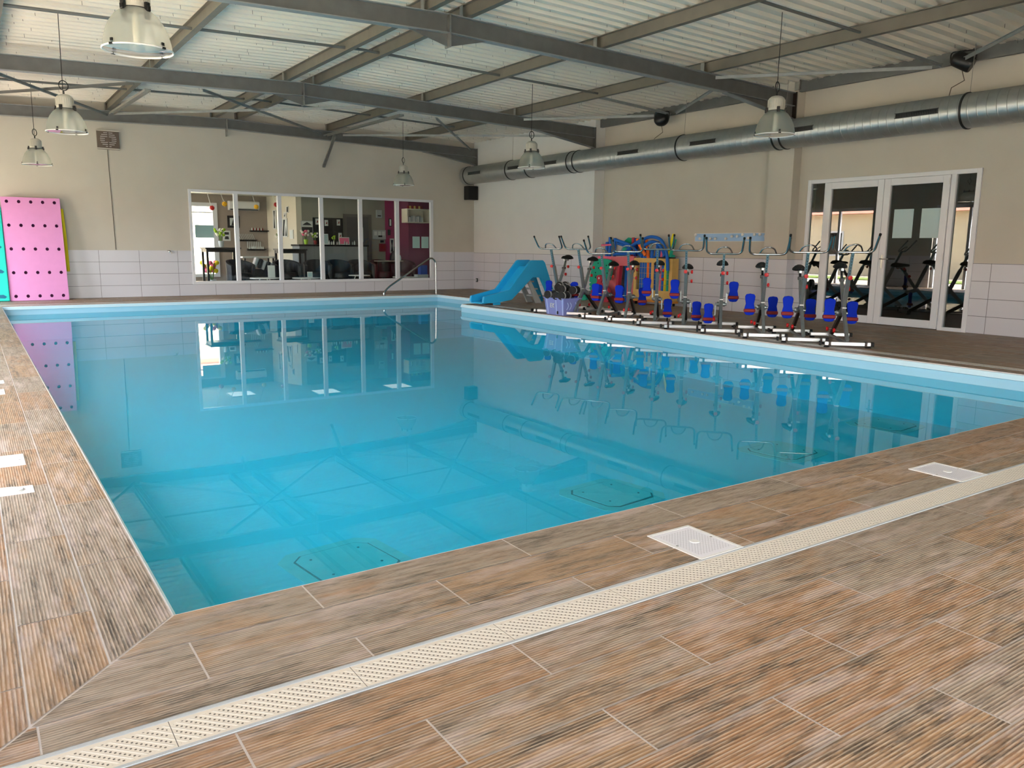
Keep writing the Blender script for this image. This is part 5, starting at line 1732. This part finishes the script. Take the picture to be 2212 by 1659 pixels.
for x in (-0.12, 0.0, 0.12): MB().box(x - 0.045, x + 0.045, -0.055, -0.051, -0.02, 0.09).build('door', M['paper'], t)
MB().box(-0.04, 0.08, -0.058, -0.0555, -0.07, -0.02).build('display', M['black'], t)
tag(MB().box(9.40, 9.56, YC - 0.12, YC - 0.001, 0.96, 1.18).build('letter_box', M['strap'], bevel=0.006), 'dark red metal box on the wall under the electrical panel', 'box')
tag(MB().box(9.44, 9.53, YC - 0.05, YC - 0.001, 1.21, 1.27).build('keypad', M['black'], bevel=0.004), 'little black keypad between panel and dark red box', 'keypad')
picture('small black framed card on the magenta wall', 9.76, YC, 1.78, 0.09, 0.22, M['black'], M['paper'], bw=0.02)
picture('small dark notice on the magenta wall, lower', 9.72, YC, 1.50, 0.08, 0.16, M['black'], M['ink'], bw=0.01)
picture('grey patterned poster low on the magenta wall', 9.80, YC, 1.12, 0.13, 0.42, M['grey_plastic'], M['paper'], bw=0.008, ftag='wall_poster', motif=[[(-0.3, -0.4), (0.3, -0.4), (0.1, 0.0), (0.3, 0.4), (-0.3, 0.4), (-0.1, 0.0)]])

# counter
t = thing('bar_counter', 'pale grey cafe counter with dark top', 'counter', (7.68, 17.95, 0))
MB().box(-0.95, 0.93, 0.0, 0.55, 0, 1.09).build('front_panel', M['counter'], t)
MB().box(-0.98, 0.97, -0.04, 0.58, 1.09, 1.135).build('worktop', M['dark_wood'], t, bevel=0.005)
def leaflet(label, x, y, z, w_, h_, m, tilt=0.12, rz=0.0):
    t = thing('display_card', label, 'card', (x, y, z), rz)
    R0 = Matrix.Rotation(-tilt, 4, 'X')
    MB().box(-w_ / 2, w_ / 2, -0.006, 0.006, 0, h_, mx=R0).build('panel', M['white'], t)
    MB().box(-w_ / 2 + 0.015, w_ / 2 - 0.015, -0.008, -0.0065, 0.02, h_ - 0.02, mx=R0).build('print', m, t)
    MB().bar((0, 0.02, h_ * 0.7), (0, 0.09, 0.002), 0.03, 0.004).build('prop', M['white'], t)
leaflet('upright white framed card at the left end of the counter', 7.45, 18.02, 1.136, 0.20, 0.28, M['paper_blue'])
leaflet('wide white framed card with rose print on the counter', 7.99, 18.02, 1.136, 0.30, 0.20, M['foam_pink'])


def bouquet(label, x, y, z, s, cols, pot, kind='bouquet'):
    t = thing(kind, label, 'flowers', (x, y, z))
    MB().lathe([(0.0001, 0), (0.035 * s, 0), (0.05 * s, 0.10 * s), (0.045 * s, 0.11 * s)], 14).build('pot', pot, t, 50)
    st = MB()
    for k in range(9):
        a = k * 2.4; r = 0.09 * s * (0.4 + 0.6 * ((k * 7) % 5) / 4)
        st.tube([(0, 0, 0.08 * s), (r * 0.5 * math.cos(a), r * 0.5 * math.sin(a), 0.18 * s), (r * math.cos(a), r * math.sin(a), (0.26 + 0.02 * (k % 3)) * s)], 0.004 * s, 5)
    st.build('stems', M['green_leaf'], t)
    for ci, m in enumerate(cols):
        fm = MB()
        for k in range(8):
            a = k * 2.4 + ci * 1.1; r = 0.10 * s * (0.2 + 0.8 * ((k * 3 + ci) % 5) / 4)
            fm.ball((r * math.cos(a), r * math.sin(a), (0.21 + 0.03 * ((k + ci) % 4)) * s), 0.026 * s, 0, 8, 6)
        fm.build('blossoms', m, t, 60)
bouquet('rose and white wrapped bouquet at the left end of the counter', 6.98, 18.15, 1.136, 1.15, [M['foam_pink'], M['white_flower']], M['lime'])
bouquet('lime green and white bouquet on the counter beside the rose one', 7.22, 18.12, 1.136, 0.95, [M['lime'], M['white_flower']], M['strap'])
bouquet('small yellow green plant between the two cards on the counter', 7.76, 18.15, 1.136, 0.75, [M['lime']], M['dark_wood'])
bouquet('white blossom vase on the dark high table by the window end', 4.72, 17.75, 1.045, 1.4, [M['white_flower'], M['lime']], M['grey_plastic'])
bouquet('white branches in a black vase beside the cream wall', 6.20, 17.85, 1.025, 1.35, [M['white_flower']], M['black'])
bouquet('magenta and yellow bunch standing low under the high table', 4.62, 18.4, 0.0, 2.2, [M['foam_pink'], M['foam_yellow']], M['grey_plastic'])


def bottle(label, x, y, z, s, m, group):
    o = MB().lathe([(0.0001, 0), (0.017 * s, 0), (0.018 * s, 0.05 * s), (0.007 * s, 0.068 * s), (0.007 * s, 0.085 * s), (0.0001, 0.085 * s)], 10).build('small_bottle', m, smooth=50, loc=(x, y, z))
    tag(o, label, 'bottle', group)
for k in range(14):
    bottle('little cosmetic bottle standing on the cafe counter', 7.34 + 0.072 * k, 17.98 + 0.03 * (k % 3), 1.136, 1.0 + 0.3 * (k % 2), M['paper'] if k % 3 else M['grey_plastic'], 'small bottles along the counter')
for k, (x, y, z, n, lab) in enumerate(((6.06, YB_, 1.49, 8, 'top'), (5.73, YB_, 1.235, 0, 'middle'), (5.97, YB_, 0.985, 10, 'lowest'))):
    t = thing('wall_shelf', 'thin dark floating shelf on the taupe wall, %s of three' % lab, 'shelf', (x + 0.25, y, z))
    MB().box(-0.25, 0.25, -0.12, -0.001, -0.012, 0.012).build('board', M['dark_wood'], t)
    MB().box(-0.25, 0.25, -0.006, -0.001, -0.03, -0.012).build('rail', M['dark_wood'], t)
    for i in range(n):
        bottle('tiny %s bottle on the %s dark shelf' % ('red capped' if n == 8 else 'white', lab), x + 0.05 + 0.042 * i, y - 0.06, z + 0.0125, 0.85, M['strap'] if (n == 8 and i % 2) else M['paper'], 'bottles on the %s shelf' % lab)
for k in range(9):
    x = 5.80 + 0.047 * k
    tag(MB().bar((x, YB_ - 0.05, 1.2475), (x - 0.05, YB_ - 0.012, 1.40), 0.012, 0.006).build('nail_file', M['paper']), 'slim white stick leaning on the middle shelf', 'stick', 'white sticks on the middle shelf')
for k in range(8):
    x = 5.98 + 0.05 * k
    tag(MB().box(x, x + 0.018, YB_ - 0.012, YB_ - 0.001, 1.02, 1.20).build('hanging_strip', M['paper']), 'white sample strip on the taupe wall between lower shelves', 'strip', 'white strips between the shelves')

# hanging pompoms
for (x, z, m, c) in ((3.86, 2.14, 'foam_yellow', 'yellow pompom hanging at the left edge of the cafe window'), (4.41, 1.95, 'red', 'red pompom hanging before the bright garden window'),
                     (4.70, 2.05, 'pom_yellow', 'orange yellow pompom hanging left of the air conditioner'), (5.44, 2.01, 'pom_yellow', 'orange yellow pompom hanging before the air conditioner'), (5.92, 2.08, 'red', 'red pompom hanging at the right of the air conditioner')):
    t = thing('hanging_pompom', c, 'decoration', (x, 17.2, z), 0)
    p_ = MB(); p_.ball((0, 0, 0), 0.052, 0, 14, 10)
    for k in range(30):
        a, e = k * 2.4, math.acos(1 - 2 * (k + 0.5) / 30)
        d_ = Vector((math.sin(e) * math.cos(a), math.sin(e) * math.sin(a), math.cos(e)))
        p_.ball(d_ * 0.046, 0.014, 0, 6, 5)
    p_.build('pompom', M[m], t, 60)
    MB().tube([(0, 0, 0.05), (-0.04, 0.0, 0.12), (-0.12, 0.0, CZ - z - 0.002)], 0.006, 6).build('cord', M['white'], t)


# furniture
def table(label, x, y, w_, d_, h_, m, group=None, leg=0.05):
    t = thing('high_table', label, 'table', (x, y, 0), 0, group)
    MB().box(-w_ / 2, w_ / 2, -d_ / 2, d_ / 2, h_ - 0.035, h_).build('table_top', m, t, bevel=0.004)
    MB().box(-w_ / 2 + 0.03, w_ / 2 - 0.03, -d_ / 2 + 0.03, d_ / 2 - 0.03, h_ - 0.11, h_ - 0.036).build('apron', m, t)
    for sx in (-1, 1):
        for sy in (-1, 1):
            x_, y_ = sx * (w_ / 2 - leg), sy * (d_ / 2 - leg)
            MB().box(x_ - leg / 2, x_ + leg / 2, y_ - leg / 2, y_ + leg / 2, 0, h_ - 0.036).build('leg', m, t)


table('dark wooden high table at the left end of the cafe', 4.72, 17.85, 0.84, 0.55, 1.04, M['dark_wood'])
table('dark wooden high table before the cream cafe wall', 6.40, 17.7, 0.72, 0.5, 1.02, M['dark_wood'])
def tub(label, x, y, rz, m):
    t = thing('tub_chair', label, 'chair', (x, y, 0), rz)
    s = MB()
    n = 18
    vs, fs = [], []
    for i in range(n + 1):
        a = math.radians(-20 + 220 * i / n)
        hh = 0.62 + 0.14 * math.sin(math.radians(180 * i / n))
        for r, z in ((0.34, 0.16), (0.35, hh), (0.27, hh), (0.25, 0.40)):
            vs.append((r * math.cos(a), r * math.sin(a), z))
    for i in range(n):
        for k in range(4):
            l = (k + 1) % 4
            fs.append((4 * i + k, 4 * i + l, 4 * i + 4 + l, 4 * i + 4 + k))
    fs += [(0, 1, 2, 3), (4 * n + 3, 4 * n + 2, 4 * n + 1, 4 * n)]
    s.add(vs, fs); s.build('shell', m, t, 50, bevel=0.012)
    MB().lathe([(0.0001, 0.30), (0.245, 0.30), (0.25, 0.40), (0.22, 0.44), (0.0001, 0.45)], 20).build('seat', m, t, 50)
    for a in (45, 135, 225, 315):
        MB().tube([(0.2 * math.cos(math.radians(a)), 0.2 * math.sin(math.radians(a)), 0.30), (0.26 * math.cos(math.radians(a)), 0.26 * math.sin(math.radians(a)), 0.0)], 0.014, 8).build('leg', M['dark_wood'], t)
for x, y, r, m, lab in ((5.05, 17.35, 0.3, 'navy', 'dark tub chair before the left high table'), (6.15, 17.25, 0.0, 'navy', 'dark navy tub chair below the white wall shelf area'), (6.95, 17.30, -0.2, 'navy', 'dark navy tub chair left of the counter front'),
                        (7.55, 17.25, 0.1, 'navy', 'dark navy tub chair in front of the counter, middle'), (8.15, 17.28, 0.0, 'navy', 'dark navy tub chair in front of the counter, right'),
                        (8.78, 17.30, 0.2, 'burgundy', 'burgundy tub chair before the grey door'), (9.35, 17.3, -0.2, 'burgundy', 'burgundy tub chair before the magenta wall')):
    tub(lab, x, y, r, M[m])
def rtable(label, x, y, r, h_):
    t = thing('coffee_table', label, 'table', (x, y, 0))
    MB().lathe([(0.0001, h_ - 0.02), (r, h_ - 0.02), (r, h_), (0.0001, h_)], 30).build('table_top', M['white'], t, 40)
    for a in (30, 150, 270):
        MB().tube([(r * 0.35 * math.cos(math.radians(a)), r * 0.35 * math.sin(math.radians(a)), h_ - 0.02), (r * 0.8 * math.cos(math.radians(a)), r * 0.8 * math.sin(math.radians(a)), 0)], 0.014, 8).build('leg', M['white'], t)
rtable('white round coffee table behind the second window pane', 5.45, 16.75, 0.36, 0.34)
rtable('white round coffee table behind the third window pane', 6.46, 16.75, 0.34, 0.33)
rtable('white round coffee table behind the fourth window pane', 7.85, 16.75, 0.27, 0.38)
rtable('white round coffee table behind the last window pane', 9.15, 16.75, 0.33, 0.32)
leaflet('tall white card on the second coffee table seen through the window', 5.60, 16.75, 0.341, 0.17, 0.29, M['paper'], 0.05)
leaflet('small white card on the third pane coffee table', 6.55, 16.75, 0.331, 0.13, 0.14, M['paper_blue'], 0.05)
t = thing('side_table', 'pale topped table between the burgundy chairs', 'table', (9.05, 17.55, 0))
MB().box(-0.45, 0.35, -0.2, 0.2, 0.70, 0.73).build('table_top', mat('pale_table_top', (0.66, 0.60, 0.56), 0.4), t)
for sx in (-0.38, 0.28):
    for sy in (-0.15, 0.15): MB().box(sx - 0.018, sx + 0.018, sy - 0.018, sy + 0.018, 0, 0.70).build('leg', M['dark_wood'], t)
t = thing('treatment_table', 'white topped table with magazines behind the second pane', 'table', (5.72, 18.3, 0))
MB().box(-0.42, 0.42, -0.25, 0.25, 0.78, 0.82).build('table_top', M['white'], t, bevel=0.008)
for sx in (-0.36, 0.36):
    for sy in (-0.2, 0.2): MB().box(sx - 0.02, sx + 0.02, sy - 0.02, sy + 0.02, 0, 0.78).build('leg', M['dark_steel'], t)
t = thing('towel_bundle', 'folded black and grey striped fabric over a chair behind the second pane', 'fabric', (5.55, 17.5, 0.0))
b_ = MB()
for k in range(7):
    b_.box(-0.35 + 0.10 * k, -0.27 + 0.10 * k, -0.02, 0.18, 0.50, 0.74, 0 if k % 2 else 1, mx=Matrix.Rotation(0.35, 4, 'Y'))
b_.box(-0.38, 0.4, 0.0, 0.22, 0.0, 0.52, 0)
b_.build('fabric', [M['navy'], M['grey_plastic']], t, bevel=0.02)
# paper notices on the window glass
for (x0, x1, z0, z1, lab) in ((9.03, 9.235, 1.07, 1.36, 'pale blue blank notice on the last window pane, left of the pair'), (9.285, 9.49, 1.07, 1.36, 'pale blue blank notice on the last window pane, right of the pair'), (3.75, 4.14, 1.255, 1.53, 'pale blue printed notice on the first window pane')):
    t = thing('window_notice', lab, 'paper', ((x0 + x1) / 2, YF + 0.018, (z0 + z1) / 2))
    MB().box(-(x1 - x0) / 2, (x1 - x0) / 2, -0.001, 0.001, -(z1 - z0) / 2, (z1 - z0) / 2).build('sheet', M['paper_blue'], t)
# wall cabinet and jars
t = thing('wall_cabinet', 'open white wall cabinet with folders on the plum wall', 'cabinet', (10.0, 17.78, 1.94))
c = MB()
c.box(-0.34, -0.31, -0.17, 0.169, -0.19, 0.19); c.box(0.33, 0.36, -0.17, 0.169, -0.19, 0.19)
c.box(-0.31, 0.33, -0.17, 0.169, 0.165, 0.19); c.box(-0.31, 0.33, -0.17, 0.169, -0.19, -0.165); c.box(-0.31, 0.33, 0.15, 0.169, -0.165, 0.165)
c.build('carcass', M['cream_wall'], t)
for k in range(7):
    x = 9.74 + 0.065 * k
    tag(MB().box(x, x + 0.05, 17.66, 17.86, 1.7755, 1.7755 + 0.13 + 0.02 * (k % 3)).build('ring_binder', M['grey_plastic'] if k % 2 else M['paper']), 'pale folder standing inside the open white wall cabinet', 'folder', 'folders in the wall cabinet')
for k in range(7):
    x = 9.74 + 0.07 * k
    tag(MB().lathe([(0.0001, 0), (0.026, 0), (0.028, 0.07), (0.02, 0.08), (0.0001, 0.082)], 10).build('glass_jar', M['wood_yellow'] if k % 2 else M['strap'], smooth=50, loc=(x, 17.72, 2.131)), 'small amber or dark jar on top of the wall cabinet', 'jar', 'jars on the wall cabinet')
t = thing('coat_stand', 'dark coat stand with a hanging dark coat before the magenta wall', 'coat stand', (9.33, 17.75, 0))
MB().tube([(0, 0, 0.02), (0, 0, 1.1)], 0.02, 8).build('pole', M['black'], t)
MB().lathe([(0.06, 0.98), (0.13, 0.85), (0.16, 0.4), (0.15, 0.3)], 14).build('coat', M['navy'], t, 60)
MB().lathe([(0.16, 0.0), (0.16, 0.02), (0.02, 0.04)], 14, cap0=True).build('base', M['black'], t)
tag(MB().lathe([(0.0001, 0), (0.028, 0), (0.030, 0.09), (0.014, 0.12), (0.014, 0.14), (0.0001, 0.14)], 12).build('spray_bottle', M['paper_blue'], smooth=50, loc=(9.40, 17.55, 0.7305)), 'pale blue spray bottle on the pale topped table', 'bottle')
t = thing('toy_box', 'blue and grey stacked boxes low behind the last pane', 'box', (9.55, 16.6, 0))
MB().box(-0.16, 0.16, -0.1, 0.1, 0.0, 0.38).build('lower_box', M['grey_plastic'], t)
MB().box(-0.06, 0.14, -0.08, 0.08, 0.381, 0.62).build('upper_box', M['foam_blue_dark'], t)

# ================================================================== OUTSIDE
gz = -0.06
g = MB()
g.box(-40, XL - 0.25, -40, 60, gz - 0.1, gz)
g.box(XL - 0.25, 40, -40, YBACK - 0.25, gz - 0.1, gz)
g.box(XL - 0.25, 40, YB_ + 0.15, 60, gz - 0.1, gz)
struct(g.build('ground', M['ground']), 'pale paved ground outside', 'ground')
tag(MB().box(-9.4, -7.2, -8, 22, gz, gz + 0.03).build('lawn', M['lawn']), 'strip of lawn outside the garden openings', 'lawn')


def house(label, x0, x1, y0, y1, h_, face):
    t = thing('house', label, 'house', ((x0 + x1) / 2, (y0 + y1) / 2, gz))
    w_, d_ = (x1 - x0) / 2, (y1 - y0) / 2
    MB().box(-w_, w_, -d_, d_, 0, h_).build('wall', M['facade'], t)
    r = MB(); r.prism([(-w_ - 0.5, h_), (w_ + 0.5, h_), (0, h_ + 1.5)], -d_ - 0.4, d_ + 0.4)
    r.build('roof', M['roof_tile'], t)
    n = max(2, int((d_ if face == 'x' else w_) / 2))
    for k in range(n):
        c = -1 + (2 * k + 1) / n
        f = MB()
        if face == 'x':
            f.box(w_, w_ + 0.05, c * d_ - 0.5, c * d_ + 0.5, 0.9, 2.1); wi = f.build('window', M['pvc'], t)
            MB().box(w_ + 0.051, w_ + 0.06, c * d_ - 0.42, c * d_ + 0.42, 0.98, 2.02).build('pane', M['car_glass'], wi)
        else:
            f.box(c * w_ - 0.5, c * w_ + 0.5, -d_ - 0.05, -d_, 0.9, 2.1); wi = f.build('window', M['pvc'], t)
            MB().box(c * w_ - 0.42, c * w_ + 0.42, -d_ - 0.06, -d_ - 0.051, 0.98, 2.02).build('pane', M['car_glass'], wi)


house('sunny house with terracotta roof opposite the garden openings', -22, -13, 11, 24, 2.9, 'x')
house('long pale house with terracotta roof across the lawn', -24, -15, -8, 8, 2.7, 'x')
house('sunny house seen through the back window of the cafe', 0.5, 9.5, 27, 33, 2.8, 'y')
t = thing('garden_bench', 'brown slatted garden bench outside the cafe window', 'bench', (4.0, 21.3, gz))
for k in range(4): MB().box(-0.75, 0.75, 0.0, 0.03, 0.72 + 0.14 * k, 0.82 + 0.14 * k).build('back_slat', mat('bench_wood_%d' % k, (0.42, 0.28, 0.18), 0.6), t)
for k in range(3): MB().box(-0.75, 0.75, -0.45 + 0.15 * k, -0.33 + 0.15 * k, 0.55, 0.58).build('seat_slat', M['dark_wood'], t)
for s_ in (-0.7, 0.66): MB().box(s_, s_ + 0.05, -0.45, 0.06, 0, 1.26).build('side_frame', M['dark_wood'], t)
t = thing('potted_cypress', 'slim green cypress outside the cafe window', 'plant', (3.95, 22.8, gz))
MB().lathe([(0.0001, 0), (0.16, 0), (0.2, 0.35), (0.0001, 0.35)], 14).build('pot', M['roof_tile'], t, 50)
p_ = MB()
for k in range(160):
    z = 0.4 + 1.45 * rnd.random(); r = 0.16 * (1 - (z - 0.4) / 1.7) ** 0.7; a = rnd.random() * 6.28
    p_.ball((r * math.cos(a), r * math.sin(a), z), 0.035, 0, 6, 4)
p_.build('foliage', M['green_leaf'], t)
t = thing('parked_car', 'silver parked car outside beyond the garden openings', 'car', (-5.6, 8.2, gz), math.radians(90))
MB().prism([(-2.1, 0.30), (2.1, 0.30), (2.12, 0.62), (1.9, 0.78), (1.1, 0.86), (0.55, 1.36), (-1.1, 1.40), (-1.75, 0.92), (-2.1, 0.85)], -0.82, 0.82).build('body', M['car_paint'], t, bevel=0.06)
MB().prism([(1.0, 0.88), (0.52, 1.31), (-1.05, 1.34), (-1.6, 0.92)], -0.825, 0.825).build('side_glass', M['car_glass'], t)
for sx in (-1.35, 1.35):
    for sy in (-0.82, 0.82):
        MB().lathe([(0.0001, -0.1), (0.31, -0.1), (0.31, 0.1), (0.0001, 0.1)], 20, mx=Matrix.Translation((sx, sy, 0.31)) @ Matrix.Rotation(math.pi / 2, 4, 'X')).build('wheel', M['rubber'], t, 40)
